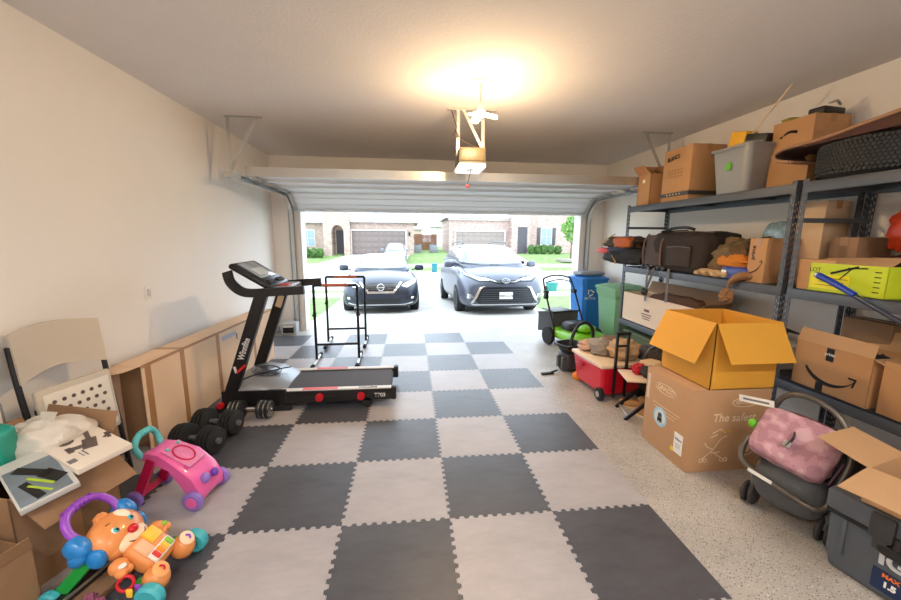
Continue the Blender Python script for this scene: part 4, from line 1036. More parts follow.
ORN = M('toy_tan', (230, 148, 84), rough=.4, coat=.2); BLUE = M('toy_blue', (28, 128, 206), rough=.35, coat=.3); GRN = M('toy_green', (30, 156, 62), rough=.4); TQ = M('toy_turquoise', (66, 176, 190), rough=.4)
YEL = M('toy_yellow', (250, 200, 64), rough=.4); CRM = M('toy_cream', (246, 214, 180), rough=.45)
dw = thing('puppy_push_walker', 'orange puppy faced push walker with purple handle and blue ears', 'toy walker', (-1.27, 1.675, MT), -4)
dw.scale = (.88, .88, .88)
# local +x front (panel slopes down to the front)
hm = TR(-.11, 0, .27, ry=38)
head = B().blob((0, 0, 0), (.22, .265, .16), .9, .95).blob((.055, 0, -.005), (.13, .22, .135), .9, .9).obj('head', ORN, dw, hm)
B().blob((.075, 0, .025), (.11, .17, .10), .9, .9).obj('muzzle', CRM, dw, hm)
B().blob((-.035, .045, .045), (.10, .08, .07)).obj('face_patch', M('toy_peach', (252, 232, 206), rough=.45), dw, hm)
B().blob((.055, 0, .082), (.045, .05, .035)).obj('nose', M('toy_red', (208, 24, 40), rough=.3), dw, hm)
B().tube([(.09, -.05, .063), (.115, -.02, .063), (.115, .02, .063), (.09, .05, .063)], .004).obj('mouth', M('mouth_brown', (90, 40, 40)), dw, hm)
for s in (-1, 1):
    e = B().blob((.0, s*.045, .069), (.045, .038, .02)).obj('eye', WHITE, dw, hm)
    B().blob((.003, s*.045, .077), (.03, .026, .014)).obj('iris', TQ, dw, hm); B().blob((.005, s*.045, .084), (.014, .013, .006)).obj('pupil', INK, dw, hm)
    B().tube([(-.045, s*.03, .07), (-.05, s*.05, .066)], .004).obj('eyebrow', MATS['mouth_brown'], dw, hm)
    B().blob((-.07, s*.135, -.01), (.12, .085, .10), .8, .8).blob((-.04, s*.15, -.04), (.08, .06, .10)).obj('ear', BLUE, dw, hm)
B().blob((-.105, 0, .03), (.05, .07, .04), amp=.3, seed=2).obj('hair_tuft', ORN, dw, hm)
B().tube([(-.16, -.105, .31), (-.215, -.12, .37), (-.26, -.085, .425), (-.275, 0, .445), (-.26, .085, .425), (-.215, .12, .37), (-.16, .105, .31)], .019).obj('handle', PURP, dw)
b = B()
for k in range(7): b.ring(.0195, .004, n=16, k=6, mat=Matrix.Translation((-.273, -.07+k*.0233, .444-abs(k-3)*.003)) @ Matrix.Rotation(PI/2, 4, 'X'))
b.obj('handle_ridge', PURP, dw)
bmx = TR(.05, 0, .17, ry=42)
B().blob((0, 0, 0), (.20, .19, .10), .55, .6).obj('panel_body', ORN, dw, bmx)
B().box((-.045, .03, .05), (.075, .075, .02), bev=.008).obj('flip_page', YEL, dw, bmx)
B().box((-.025, -.045, .048), (.085, .06, .02), bev=.008).obj('flip_page', M('toy_salmon', (244, 190, 150), rough=.5), dw, bmx)
pk = B().box((.045, 0, .048), (.06, .14, .016), bev=.006).obj('piano_strip', WHITE, dw, bmx)
for k, cm in enumerate((M('key_red', (226, 50, 50)), M('key_orange', (250, 150, 40)), YEL, M('key_green', (140, 200, 60)))):
    B().box((.045, -.045+k*.03, .06), (.045, .022, .012), bev=.004).obj('piano_key', cm, dw, bmx)
for s in (-1, 1):
    B().blob((.0, s*.125, .19), (.085, .08, .075), .9, .9).blob((.03, s*.15, .18), (.055, .055, .05)).blob((.035, s*.118, .175), (.05, .045, .045)).obj('paw', ORN, dw)
    B().blob((.03, s*.14, .21), (.035, .035, .02)).obj('paw_button', M('key_green', (0, 0, 0)) if s > 0 else WHITE, dw)
    B().blob((.15, s*.10, .095), (.12, .11, .12), .9, .9).obj('foot', ORN, dw)
    B().lathe([(0, .0), (.035, .0), (.04, .008), (.03, .014), (0, .012)], 24).obj('foot_disc', CRM if s > 0 else M('toy_orange_light', (246, 176, 110)), dw, TR(.175, s*.10, .145, ry=42))
    B().tube([(-.016, 0, .016), (0, .01, .018), (.016, 0, .016)], .005).obj('foot_squiggle', PURP if s > 0 else RED, dw, TR(.175, s*.10, .145, ry=42))
    w1 = B().lathe([(0, -.026), (.055, -.028), (.066, -.016), (.066, .016), (.055, .028), (0, .026)], 30).obj('wheel', TQ, dw, Matrix.Translation((.17, s*.175, .066)) @ Matrix.Rotation(PI/2, 4, 'X'))
    B().bar((.07, s*.13, .09), (.17, s*.15, .066), .05, .05).obj('wheel_bracket', GRN, dw)
    B().bar((-.10, s*.12, .27), (-.30, s*.14, .045), .035, .055, up=(1, 0, 0)).obj('rear_leg', GRN, dw)
    B().lathe([(0, -.02), (.04, -.022), (.05, -.012), (.05, .012), (.04, .022), (0, .02)], 28).obj('wheel', TQ, dw, Matrix.Translation((-.31, s*.17, .05)) @ Matrix.Rotation(PI/2, 4, 'X'))
    B().blob((-.10, s*.125, .24), (.09, .06, .10), .8, .8).obj('leg_joint', BLUE, dw)
B().ring(.032, .008, mat=TR(.06, -.17, .14, rx=70, rz=20)).obj('key_ring', RED, dw)
B().box((.085, -.185, .10), (.03, .012, .045), bev=.006).obj('toy_key', YEL, dw, TR(0, 0, 0)); B().box((.11, -.165, .105), (.03, .012, .045), bev=.006).obj('toy_key', PURP, dw)
ft = thing('fabric_flower', 'small mauve fabric toy at the bottom edge near puppy walker', 'soft toy', (-1.395, 1.515, MT))
B().blob((0, 0, .03), (.11, .09, .06), amp=.5, freq=3, seed=4, fold=.3).obj('soft_body', M('mauve_fabric', (150, 84, 110), rough=.9, var=.5, scale=40), ft)
# ================================================================== SHELVING
XF, XBk = 2.86, 3.44
def slotted_post(x, y, sx, sy, h, parent):
    """L post: one leg in the plane x (facing the aisle), one in plane y; slots are real openings"""
    b = B(); w_ = .042; th = .0022
    cols = [0, .009, .016, .027, .034, w_]; pitch = .05; hs = .021; nz = int(h/pitch)
    def plate(to):
        for c in range(5):
            slot = c in (1, 3)
            if not slot: quads = [(0, h)]
            else:
                o = .014 if c == 1 else .028; quads = []; z = 0
                for k in range(nz): quads.append((z, k*pitch+o)); z = k*pitch+o+hs
                quads.append((z, h))
            for z0_, z1_ in quads:
                if z1_-z0_ < 1e-4: continue
                vs = [to(cols[c], 0, z0_), to(cols[c+1], 0, z0_), to(cols[c+1], 0, z1_), to(cols[c], 0, z1_), to(cols[c], th, z0_), to(cols[c+1], th, z0_), to(cols[c+1], th, z1_), to(cols[c], th, z1_)]
                b.add(vs, [(0, 1, 2, 3), (7, 6, 5, 4), (0, 4, 5, 1), (1, 5, 6, 2), (2, 6, 7, 3), (3, 7, 4, 0)])
    plate(lambda u, t, z: (x+sx*t, y+sy*u, z)); plate(lambda u, t, z: (x+sx*u, y+sy*t, z))
    b.obj('post', SHELFM, parent, smooth=False)
    B().box((x+sx*.02, y+sy*.02, .006), (.05, .05, .012), bev=.004).obj('foot_pad', BLACK, parent)
def shelving(label, ya, yb, levels, top):
    t = thing('shelving_unit', label, 'shelving unit', (0, 0, 0), group='slotted steel shelving units')
    for x, sx in ((XF, 1), (XBk, -1)):
        for y, sy in ((ya, 1), (yb, -1)): slotted_post(x, y, sx, sy, top, t)
    for z in levels:
        for x, s in ((XF, 1), (XBk, -1)): B().bb(x-s*.003, x+s*.022, ya+.003, yb-.003, z-.075, z-.002, bev=.002).bb(x-s*.003, x+s*.03, ya+.003, yb-.003, z-.012, z-.002).obj('shelf_beam', SHELFM, t)
        for y, s in ((ya, 1), (yb, -1)): B().bb(XF, XBk, y+s*.003, y+s*.02, z-.06, z-.006).obj('end_beam', SHELFM, t)
        for f in (.33, .66): B().bb(XF+.02, XBk-.02, ya+(yb-ya)*f-.03, ya+(yb-ya)*f+.03, z-.045, z-.016).obj('cross_support', SHELFM, t)
        B().bb(XF+.022, XBk-.022, ya+.02, yb-.02, z-.015, z).obj('shelf_deck', M('shelf_wire_deck', (64, 66, 70), rough=.6, metal=.3), t)
    for y, s in ((ya, 1), (yb, -1)): B().bb(XF+.01, XBk-.01, y+s*.012, y+s*.02, (levels[0]+levels[1])/2+.10, (levels[0]+levels[1])/2+.13).obj('side_brace', SHELFM, t)
    return t
Z1, Z2, Z3, Z4 = 2.03, 1.255, .545, .12
shelving('grey slotted shelving unit nearer the door, duffel bags on it', 2.60, 4.82, (Z1, Z2, Z3), Z1+.02)
shelving('grey slotted shelving unit nearer the viewer, tire on top', .34, 2.56, (Z1, Z2, Z3), Z1+.02)
Z1 += .0; 

# ---- things on top, unit by the door
c1 = carton('carton', 'small cardboard box with peaked open flaps at far end of top shelf', (3.03, 4.56, Z1), 0, .27, .25, .37, CARD_O, {'-x': (45, .13), '+x': (130, .13), '+y': (95, .12)})
B().bb(-.1365, -.1355, -.02, .03, .27, .31).obj('shipping_label', WHITE, c1)
c2 = carton('carton', 'large taped cardboard box on top shelf beside the grey bin', (3.09, 4.00, Z1), 0, .38, .44, .56, CARD_O, closed=True)
B().bb(-.2025, -.2, -.23, .23, .05, .09).bb(-.2, .2, -.2325, -.23, .05, .09).obj('printed_band', M('band_grey', (70, 66, 66), rough=.5), c2)
M('brown_ink', (110, 70, 40)); text('BLANCS', .065, INK, c2, on_mx(-.2005, .05, .46, 6), bold=.0008, sx=.8)
b = B()
for k in range(3):
    for q in range(5): b.box((-.2005, .10-q*.05, .33-k*.035), (.001, .03-.004*(q % 2), .010))
b.obj('printed_text', M('faint_ink', (160, 116, 74)), c2)
b = B()
for q in range(5): b.box((-.2035, .10-q*.05, .07), (.001, .022, .012))
b.obj('band_print_text', PALE_INK, c2)
bn = thing('plastic_bin', 'grey plastic tub with green leaf mark, overfilled, on top shelf', 'plastic bin', (3.14, 3.29, Z1))
bn.scale = (1.04, 1, 1.2)
def tub(w0, d0, w1, d1, h_, r=.05):
    b = B(); Ls = []
    for w_, d_, z in ((w0, d0, 0), (w1, d1, h_), (w1+.03, d1+.03, h_), (w1+.03, d1+.03, h_-.02), (w1-.012, d1-.012, h_-.001), (w0-.012, d0-.012, .01)):
        q = []
        for cx_, cy_, a0 in ((w_/2-r, d_/2-r, 0), (-w_/2+r, d_/2-r, 90), (-w_/2+r, -d_/2+r, 180), (w_/2-r, -d_/2+r, 270)):
            for k in range(5): a = math.radians(a0+k*22.5); q.append((cx_+r*math.cos(a), cy_+r*math.sin(a), z))
        Ls.append(q)
    order = [0, 1, 3, 2, 4, 5]; n = 20; vs = [p for i in order for p in Ls[i]]
    b.add(vs, [(i*n+k, i*n+(k+1) % n, (i+1)*n+(k+1) % n, (i+1)*n+k) for i in range(5) for k in range(n)]+[tuple(range(n)), tuple(range(100, 120))]); return b
tub(.42, .34, .50, .42, .34).obj('tub_body', M('tub_grey', (150, 148, 146), rough=.45, metal=.2), bn, ang=30)
lf = B()
for a in range(0, 360, 60): lf.add([(0, 0, 0), (.022, .012, 0), (.04, 0, 0), (.022, -.012, 0), (0, 0, .002), (.022, .012, .002), (.04, 0, .002), (.022, -.012, .002)], [(0, 1, 2, 3), (7, 6, 5, 4), (0, 4, 5, 1), (1, 5, 6, 2), (2, 6, 7, 3), (3, 7, 4, 0)], TR(rz=a))
lf.obj('leaf_emblem', M('leaf_green', (108, 200, 40), rough=.4), bn, on_mx(-.239, .0, .2) @ TR(ry=-5) )
yb = thing('tool_case', 'yellow and black box sticking out of the grey tub', 'tool box', (3.08, 3.30, Z1+.41), rot=(4, 10, -76))
B().box((-.07, 0, .06), (.14, .16, .16), bev=.01).obj('yellow_half', M('tool_yellow', (240, 176, 20), rough=.5), yb)
B().box((.09, 0, .05), (.18, .16, .13), bev=.01).obj('black_half', BLACK, yb); B().box((.09, -.082, .05), (.16, .006, .02)).obj('seam_band', GREYP, yb)
stk = thing('wooden_stick', 'thin pale wooden stick leaning up out of the grey tub', 'stick', (3.04, 3.42, Z1+.34))
B().rod((0, 0, 0), (.07, -.42, .50), .008, .007).obj('stick_shaft', M('pale_wood', (222, 196, 164), rough=.7), stk)
tc_ = thing('tangled_tools', 'dark tangle of hand tools and grey cables at the tub rim', 'tools', (3.16, 3.10, Z1+.41))
b = B()
rnd = random.Random(4)
for k in range(7):
    p = Vector((rnd.uniform(-.1, .12), rnd.uniform(-.1, .05), rnd.uniform(0, .05))); q = p+Vector((rnd.uniform(-.05, .12), rnd.uniform(-.14, .02), rnd.uniform(-.02, .06))); b.tube([p, (p+q)/2+Vector((0, 0, .02)), q], .011, n=8)
b.obj('tool_handles', BLACK, tc_)
B().tube([(-.05, -.1, .02), (0, -.16, .05), (.06, -.17, .06), (.1, -.14, .05)], .01).tube([(0, -.12, .0), (.06, -.2, .02), (.12, -.2, .05)], .008).obj('cable_loop', M('cable_pale', (186, 182, 170), rough=.6), tc_)
cp = carton('carton', 'wide cardboard box standing behind the brown mat on top shelf', (3.26, 2.93, Z1), 0, .32, .34, .55, CARD_O, closed=True)
bk = thing('black_case', 'black case lying on the box behind the tire', 'case', (3.28, 2.84, Z1+.55), 8)
B().box((0, 0, .035), (.22, .12, .05), bev=.012).obj('case_body', BLACK, bk); B().tube([(-.06, -.05, .08), (0, -.06, .10), (.06, -.05, .08)], .01).obj('case_handle', STEEL, bk)
ylw = thing('folded_cloth', 'olive yellow folded cloth on box behind the tub', 'cloth', (3.24, 3.05, Z1+.55))
B().blob((0, 0, .02), (.18, .1, .05), .5, .5, amp=.15, seed=2).obj('cloth_fold', M('olive_cloth', (150, 140, 60), rough=.9), ylw)
# tire
ti = thing('car_tire', 'worn black car tire lying flat on the top shelf', 'tire', (3.14, 2.275, Z1))
R = .345; TW = .245
prof = [(.205, .03), (.225, .012), (.29, .0), (.318, .012), (.333, .035), (R, .06), (R, TW-.06), (.333, TW-.035), (.318, TW-.012), (.29, TW), (.225, TW-.012), (.205, TW-.03), (.19, TW-.06), (.19, .06), (.205, .03)]
b = B(); n = 96; vs = []
for r, z in prof:
    for k in range(n): a = 2*PI*k/n; vs.append((r*math.cos(a), r*math.sin(a), z))
b.add(vs, [(i*n+k, i*n+(k+1) % n, (i+1)*n+(k+1) % n, (i+1)*n+k) for i in range(len(prof)-1) for k in range(n)])
b.obj('carcass', RUBBER, ti)
TRD = M('tire_tread', (50, 50, 50), rough=.75)
b = B(); rows = 9
for r_ in range(rows):
    z = .03 + (TW-.06)*r_/(rows-1); cnt = 92
    for k in range(cnt):
        a = 2*PI*(k+(.5 if r_ % 2 else 0))/cnt
        m = Matrix.Rotation(a, 4, 'Z') @ Matrix.Translation((R+.001-(.006 if r_ in (0, rows-1) else 0), 0, z)) @ Matrix.Rotation(math.radians(24 if r_ % 2 else -24), 4, 'X')
        b.add([(-.006, -.009, -.010), (.004, -.008, -.0095), (.004, .008, -.0095), (-.006, .009, -.010), (-.006, -.009, .010), (.004, -.008, .0095), (.004, .008, .0095), (-.006, .009, .010)], [(0, 1, 2, 3), (4, 5, 6, 7), (0, 1, 5, 4), (1, 2, 6, 5), (2, 3, 7, 6), (3, 0, 4, 7)], m)
b.obj('tread_blocks', TRD, ti, smooth=False)
# bent mat on the tire
bmt = thing('folded_floor_mat', 'brown floor mat with tan edging draped over the tire', 'mat', (0, 0, 0))
pth = [(2.74, Z1+.275), (2.6, Z1+.28), (2.45, Z1+.285), (2.2, Z1+.32), (2.0, Z1+.345), (1.8, Z1+.35), (1.5, Z1+.345)]
def strip_mesh(path, xa, xb, th_):
    b = B(); vs = []
    for y, z in path: vs += [(xa, y, z), (xb, y, z), (xb, y, z-th_), (xa, y, z-th_)]
    n = len(path); fs = [(i*4+k, i*4+(k+1) % 4, (i+1)*4+(k+1) % 4, (i+1)*4+k) for i in range(n-1) for k in range(4)]+[(0, 1, 2, 3), ((n-1)*4+3, (n-1)*4+2, (n-1)*4+1, (n-1)*4)]
    return b.add(vs, fs)
pth2 = [(2.68, Z1+.17), (2.78, Z1+.20), (2.81, Z1+.245)] + pth
strip_mesh([(y, z+.0) for y, z in pth2], 2.845, 3.40, .022).add([(2.85, 2.6, Z1+.25), (3.39, 2.6, Z1+.25), (3.39, 1.7, Z1+.25), (2.85, 1.7, Z1+.25), (2.85, 2.6, Z1+.262), (3.39, 2.6, Z1+.262), (3.39, 1.7, Z1+.33), (2.85, 1.7, Z1+.33), (2.85, 2.15, Z1+.25), (2.85, 2.15, Z1+.31), (3.39, 2.15, Z1+.25), (3.39, 2.15, Z1+.31)], [(0, 1, 10, 8), (8, 10, 2, 3), (4, 5, 11, 9), (9, 11, 6, 7), (0, 8, 9, 4), (8, 3, 7, 9), (1, 5, 11, 10), (10, 11, 6, 2), (0, 4, 5, 1), (3, 2, 6, 7)]).obj('mat_sheet', M('mat_brown', (84, 54, 44), rough=.9, var=.2, scale=20), bmt, ang=60)
b = B()
for x in (2.845, 3.40): b.tube([(x, y, z-.006) for y, z in pth2], .0115, sub=3)
b.tube([(2.845, 2.67, Z1+.16), (3.40, 2.67, Z1+.16)], .011)
b.obj('edge_piping', M('mat_tan', (166, 124, 92), rough=.8), bmt)
# ---- mid shelf (door side)
hb_ = thing('hammock_bundle', 'bundle of camping bags with orange pocket poking past the far post', 'bag bundle', (3.05, 5.02, Z2))
hb_.scale = (1, 1.25, 1.18)
OLV = M('dark_olive', (64, 50, 38), rough=.9, var=.3, scale=15)
B().blob((-.05, -.05, .11), (.44, .80, .20), .7, .8, amp=.25, seed=11, flat=-1).obj('lower_roll', DARKG, hb_)
B().blob((-.03, .02, .25), (.38, .66, .16), .7, .8, amp=.3, seed=12).obj('upper_roll', OLV, hb_)
B().blob((-.16, -.10, .26), (.14, .34, .13), .5, .6, amp=.1, seed=13).obj('orange_pocket', M('rust_orange', (186, 92, 36), rough=.8), hb_)
B().blob((-.20, .22, .16), (.14, .34, .07), .7, .8, amp=.1, seed=14).obj('red_pouch', M('pouch_red', (206, 62, 34), rough=.6), hb_)
B().blob((-.10, -.06, .18), (.36, .5, .06), .6, .7, amp=.1, seed=15).obj('blue_strap_roll', M('navy_fabric', (44, 48, 66), rough=.8), hb_)
B().tube([(-.22, .30, .22), (-.24, .15, .30), (-.21, .02, .36)], .010, flat=.4).tube([(-.25, .0, .12), (-.27, -.07, .08), (-.25, -.10, .02)], .010, flat=.4).obj('yellow_strap', M('strap_yellow', (206, 164, 60), rough=.7), hb_)
df = thing('duffel_bag', 'large black and brown duffel bag on the middle shelf', 'duffel bag', (3.09, 3.90, Z2))
df.scale = (1, 1.06, 1.13)
DUF = M('duffel_black', (44, 33, 28), rough=.85, var=.25, scale=10, bump=.3, bscale=120)
B().blob((0, -.02, .19), (.46, .88, .40), .35, .45, amp=.07, seed=21, nu=40, nv=24, flat=-.93).obj('bag_body', DUF, df)
B().box((-.205, .30, .20), (.05, .30, .32), bev=.02, rot=(0, 5, 0)).obj('end_panel', M('duffel_taupe', (80, 66, 64), rough=.85), df)
B().box((-.232, -.12, .16), (.03, .34, .20), bev=.014).obj('side_pocket', M('duffel_pocket', (56, 44, 38), rough=.85, var=.3, scale=12), df)
B().tube([(-.248, -.28, .24), (-.25, -.12, .25), (-.248, .04, .24)], .004).tube([(-.12, -.42, .38), (-.14, -.1, .392), (-.12, .12, .39)], .005).obj('zipper', M('zip_grey', (104, 98, 94), rough=.5), df)
for yy in (.14, .44): B().tube([(-.235, yy, .03), (-.25, yy, .12), (-.245, yy, .28), (-.19, yy, .37)], .014, flat=.5).obj('edge_strap', M('strap_brown', (104, 78, 60), rough=.8), df)
B().tube([(-.1, .3, .37), (-.1, .2, .42), (-.08, 0, .43), (-.06, -.1, .41)], .014).rod((-.2, .22, .39), (.08, .16, .40), .012).obj('carry_handle', BLACK, df)
for yy in (.44, .36, .16, .08): B().blob((-.235, yy, .025), (.05, .07, .06)).obj('wheel', BLACK, df)
for yy, L in ((.33, .34), (-.02, .30)): B().bar((-.25, yy, .03), (-.262, yy-.02, -L), .035, .004, up=(1, 0, 0)).obj('hanging_strap', M('strap_grey', (108, 104, 104), rough=.8), df)
hs = B().tube([(-.25, .22, .02), (-.28, .24, -.12), (-.26, .32, -.22), (-.27, .33, -.26)], .012).obj('hanging_strap', M('strap_grey', (108, 104, 104), rough=.8), df)
B().blob((-.27, .33, -.24), (.07, .09, .07), amp=.2, seed=3).obj('buckle', BLACK, df)
jk = thing('patterned_jacket', 'camouflage and orange clothing heap beside the duffel bag', 'clothing', (3.11, 3.20, Z2))
B().blob((.02, .05, .17), (.44, .40, .36), .8, .8, amp=.3, seed=31, fold=.2, flat=-.95).obj('camouflage_cloth', M('camo_cloth', (112, 90, 62), rough=.9, var=.75, scale=14), jk)
B().blob((-.16, -.04, .16), (.16, .34, .13), .8, .8, amp=.25, seed=32).obj('orange_cloth', M('orange_cloth', (206, 124, 40), rough=.85), jk)
B().blob((.04, -.15, .27), (.3, .3, .16), .8, .8, amp=.3, seed=33).obj('brown_cloth', OLV, jk)
GLV = M('tan_glove', (206, 172, 128), rough=.85, var=.15, scale=20)
def glove(label, loc, rot):
    t = thing('work_glove', label, 'glove', loc, group='work gloves on the middle shelf', rot=rot); t.scale = (1.25, 1.25, 1.3)
    b = B().blob((0, 0, .03), (.11, .12, .055), .7, .7, amp=.1, seed=2)
    for k in range(4): b.tube([(-.04+k*.026, .04, .03), (-.045+k*.03, .09, .035), (-.045+k*.03, .13-.01*abs(k-1.5), .028)], .014, sub=3)
    b.tube([(.05, -.01, .03), (.085, .03, .03), (.09, .06, .028)], .014, sub=3); b.tube([(0, -.05, .03), (0, -.11, .03)], lambda t_: .042+.012*t_, flat=.6, sub=2)
    b.obj('glove_body', GLV, t)
glove('cream work glove at the shelf edge below the orange cloth, far one', (2.92, 3.44, Z2), (0, 0, 160))
glove('cream work glove at the shelf edge beside the blue packet', (2.90, 3.25, Z2), (0, 0, 178))
bp_ = thing('blue_packet', 'blue and white wipes packet at the middle shelf edge', 'packet', (2.91, 3.06, Z2), 2)
B().blob((0, 0, .06), (.12, .26, .12), .4, .4, amp=.06, seed=7).obj('packet_body', M('packet_blue', (58, 72, 150), rough=.35, var=.5, scale=12), bp_)
B().box((-.058, .09, .05), (.01, .05, .07), bev=.003).obj('white_end', WHITE, bp_)
bg_ = thing('brown_glove', 'brown cloth hanging over the edge of the middle shelf', 'cloth', (2.86, 2.96, Z2))
B().tube([(.06, -.06, .045), (.0, .0, .045), (-.035, .06, .0), (-.04, .09, -.06), (-.035, .11, -.12)], lambda t_: .035+.02*math.sin(t_*6), flat=.7).blob((-.04, .10, -.14), (.08, .12, .11), amp=.4, seed=8, fold=.3).obj('cloth_twist', M('brown_cloth', (150, 108, 70), rough=.9, var=.3, scale=25), bg_)
def smile(parent, M4, s, mat):
    """curved arrow mark, width s"""
    b = B(); P = []
    for k in range(17):
        a = math.radians(208+k*7.5); P.append(Vector((s*.62*math.cos(a), s*.62*math.sin(a)*.72+s*.33, 0)))
    L, Rr = [], []
    for i, p in enumerate(P):
        d = (P[min(i+1, 16)]-P[max(i-1, 0)]).normalized(); n_ = Vector((-d.y, d.x, 0)); w_ = s*.034*math.sin(PI*min(1, (i+2)/17)**.8)+s*.006
        L.append(p+n_*w_); Rr.append(p-n_*w_)
    n = len(P); vs = [(*p.xy, 0) for p in L]+[(*p.xy, 0) for p in Rr]+[(*p.xy, .0012) for p in L]+[(*p.xy, .0012) for p in Rr]; fs = []
    for i in range(n-1): fs += [(2*n+i, 2*n+i+1, 3*n+i+1, 3*n+i), (i, n+i, n+i+1, i+1), (i, i+1, 2*n+i+1, 2*n+i), (n+i, 3*n+i, 3*n+i+1, n+i+1)]
    b.add(vs, fs)
    e = P[-1]+Vector((s*.02, s*.01, 0)); b.bar(e+Vector((-s*.15, s*.035, 0)), e+Vector((s*.01, s*.03, 0)), s*.035, .002, up=(0, 0, 1)).bar(e+Vector((s*.0, s*.045, 0)), e+Vector((-s*.05, -s*.12, 0)), s*.035, .002, up=(0, 0, 1))
    b.obj('curved_arrow', mat, parent, M4, smooth=False)
am = carton('carton', 'narrow upright cardboard box with arrow mark on middle shelf', (3.03, 2.87, Z2), 0, .30, .16, .37, CARD_O, closed=True)
smile(am, on_mx(-.1515, 0, .12, 40), .15, INK); text('prime', .05, INK, am, on_mx(-.1515, .035, .25, 90), bold=.001)
cb = thing('patterned_bag', 'shiny patterned plastic pack behind the narrow box', 'plastic pack', (3.33, 3.08, Z2))
B().blob((0, 0, .26), (.2, .3, .52), .4, .5, amp=.08, seed=3).obj('pack_film', M('film_pattern', (126, 150, 160), rough=.2, var=.6, scale=30), cb)
# ---- mid shelf (near side)
lot = carton('carton', 'small upright cardboard box with black lettering behind the lime box', (2.98, 2.395, Z2), 0, .20, .24, .22, CARD_O, closed=True)
text('LOT', .04, INK, lot, on_mx(-.1015, 0, .15))
carton('carton', 'brown cardboard box at back of middle shelf above the lime box', (3.28, 2.45, Z2), 0, .28, .18, .38, CARD_D, closed=True)
carton('carton', 'tall pale cardboard box at the back behind the narrow arrow box', (3.29, 2.77, Z2), 0, .22, .26, .66, CARD_L, closed=True)
ly = thing('lime_product_box', 'lime green and yellow product box on the middle shelf', 'product box', (2.95, 2.17, Z2), -1)
ly.scale = (1, 1, 1.2)
LIME = M('lime_card', (198, 214, 30), rough=.5)
b = B().bb(-.075, .22, -.20, .26, 0, .005).bb(-.075, -.07, -.20, .26, 0, .165).bb(.215, .22, -.20, .26, 0, .165).bb(-.075, .22, -.20, -.195, 0, .165).bb(-.075, .22, .255, .26, 0, .165)
b.obj('box_body', LIME, ly)
B().sheet((-.075, .26, .165), (-.075, -.20, .165), (.04, -.19, .215), (.04, .25, .19), n=6, amp=.01).sheet((.22, .26, .165), (.22, -.20, .165), (.32, -.19, .22), (.32, .25, .2), n=6, amp=.01).obj('flap', CARD, ly)
b = B().bar((-.0765, .12, .11), (-.0765, -.04, .155), .012, .002, up=(1, 0, 0)).bar((-.0765, .0, .14), (-.0765, .06, .08), .006, .002, up=(1, 0, 0)).bar((-.0765, .02, .145), (-.0765, -.09, .15), .007, .002, up=(1, 0, 0))
for k in range(5): b.box((-.0762, -.15, .03+k*.026), (.001, .035, .005))
b.obj('printed_pattern', INK, ly)
B().bb(-.0768, -.0752, .0, .25, .02, .10).obj('yellow_panel', M('lime_yellow', (236, 226, 30), rough=.5), ly)
b = B()
for k in range(3): b.box((-.0772, .13-.02*k, .04+k*.02), (.001, .16, .004))
b.obj('printed_text', M('lime_ink_dark', (130, 130, 20)), ly)
wn = thing('blue_wand', 'long dark pole with blue tip leaning across the shelf front', 'pole', (0, 0, 0))
B().tube([(2.80, 2.17, 1.315), (2.78, 1.97, 1.225), (2.77, 1.75, 1.125), (2.75, 1.45, .98)], .014, n=12).obj('pole_shaft', M('pole_dark', (60, 66, 84), rough=.35, metal=.3), wn)
B().tube([(2.812, 2.31, 1.37), (2.80, 2.2, 1.33), (2.785, 2.06, 1.27)], lambda t_: .022-.004*t_, n=12).obj('blue_tip', M('tip_blue', (22, 60, 170), rough=.3), wn)
B().rod((2.815, 2.33, 1.378), (2.812, 2.305, 1.368), .02).obj('tip_cap', STEEL, wn)
rb_ = thing('red_bag', 'shiny orange red bag at the back of middle shelf', 'bag', (3.24, 2.06, Z2))
rb_.scale = (1, .75, 1.1)
B().blob((0, 0, .40), (.30, .42, .28), .7, .8, amp=.2, seed=6, fold=.15).obj('bag_body', M('bag_red', (176, 52, 22), rough=.35, var=.3, scale=6), rb_)
B().blob((.02, .0, .12), (.40, .60, .26), .6, .7, amp=.15, seed=61).obj('dark_lower_bag', M('bag_maroon', (66, 24, 22), rough=.7, var=.4, scale=8), rb_)
# ---- low shelf near
az = thing('open_carton', 'open cardboard box with big arrow mark on the low shelf', 'cardboard box', (3.07, 2.21, Z3+.0), -3)
az.scale = (1, 1, 1.22)
b = B(); hx, hy, hh = .17, .25, .27
b.bb(-hx, hx, -hy, hy, 0, .005).bb(-hx, -hx+.005, -hy, hy, 0, hh).bb(hx-.005, hx, -hy, hy, 0, hh).bb(-hx, hx, -hy, -hy+.005, 0, hh).bb(-hx, hx, hy-.005, hy, 0, hh)
b.obj('carton_body', CARD_O, az)
B().sheet((-hx, hy, hh), (-hx, -hy, hh), (-hx+.03, -hy+.01, hh+.07), (-hx+.02, hy-.01, hh+.08), n=5, amp=.01).sheet((-hx, -hy, hh), (hx, -hy, hh), (hx-.01, -hy-.14, hh-.06), (-hx+.01, -hy-.15, hh-.05), n=5, amp=.01).sheet((hx, hy, hh), (hx, -hy, hh), (hx+.04, -hy, hh+.1), (hx+.04, hy, hh+.1), n=4, amp=.01).obj('flap', CARD, az)
smile(az, on_mx(-hx-.0015, -.01, .09), .30, INK)
B().bb(-hx-.002, -hx, -.02, .03, .19, .265).obj('black_tape', BLACK, az); B().bb(-hx-.002, -hx, .02, .07, .0, .05).obj('black_tape', BLACK, az)
text('prime', .028, WHITE, az, on_mx(-hx-.0025, .005, .23))
z2 = thing('white_jar', 'small white and dark items poking from the arrow marked box', 'household items', (3.06, 2.2, Z3+.02))
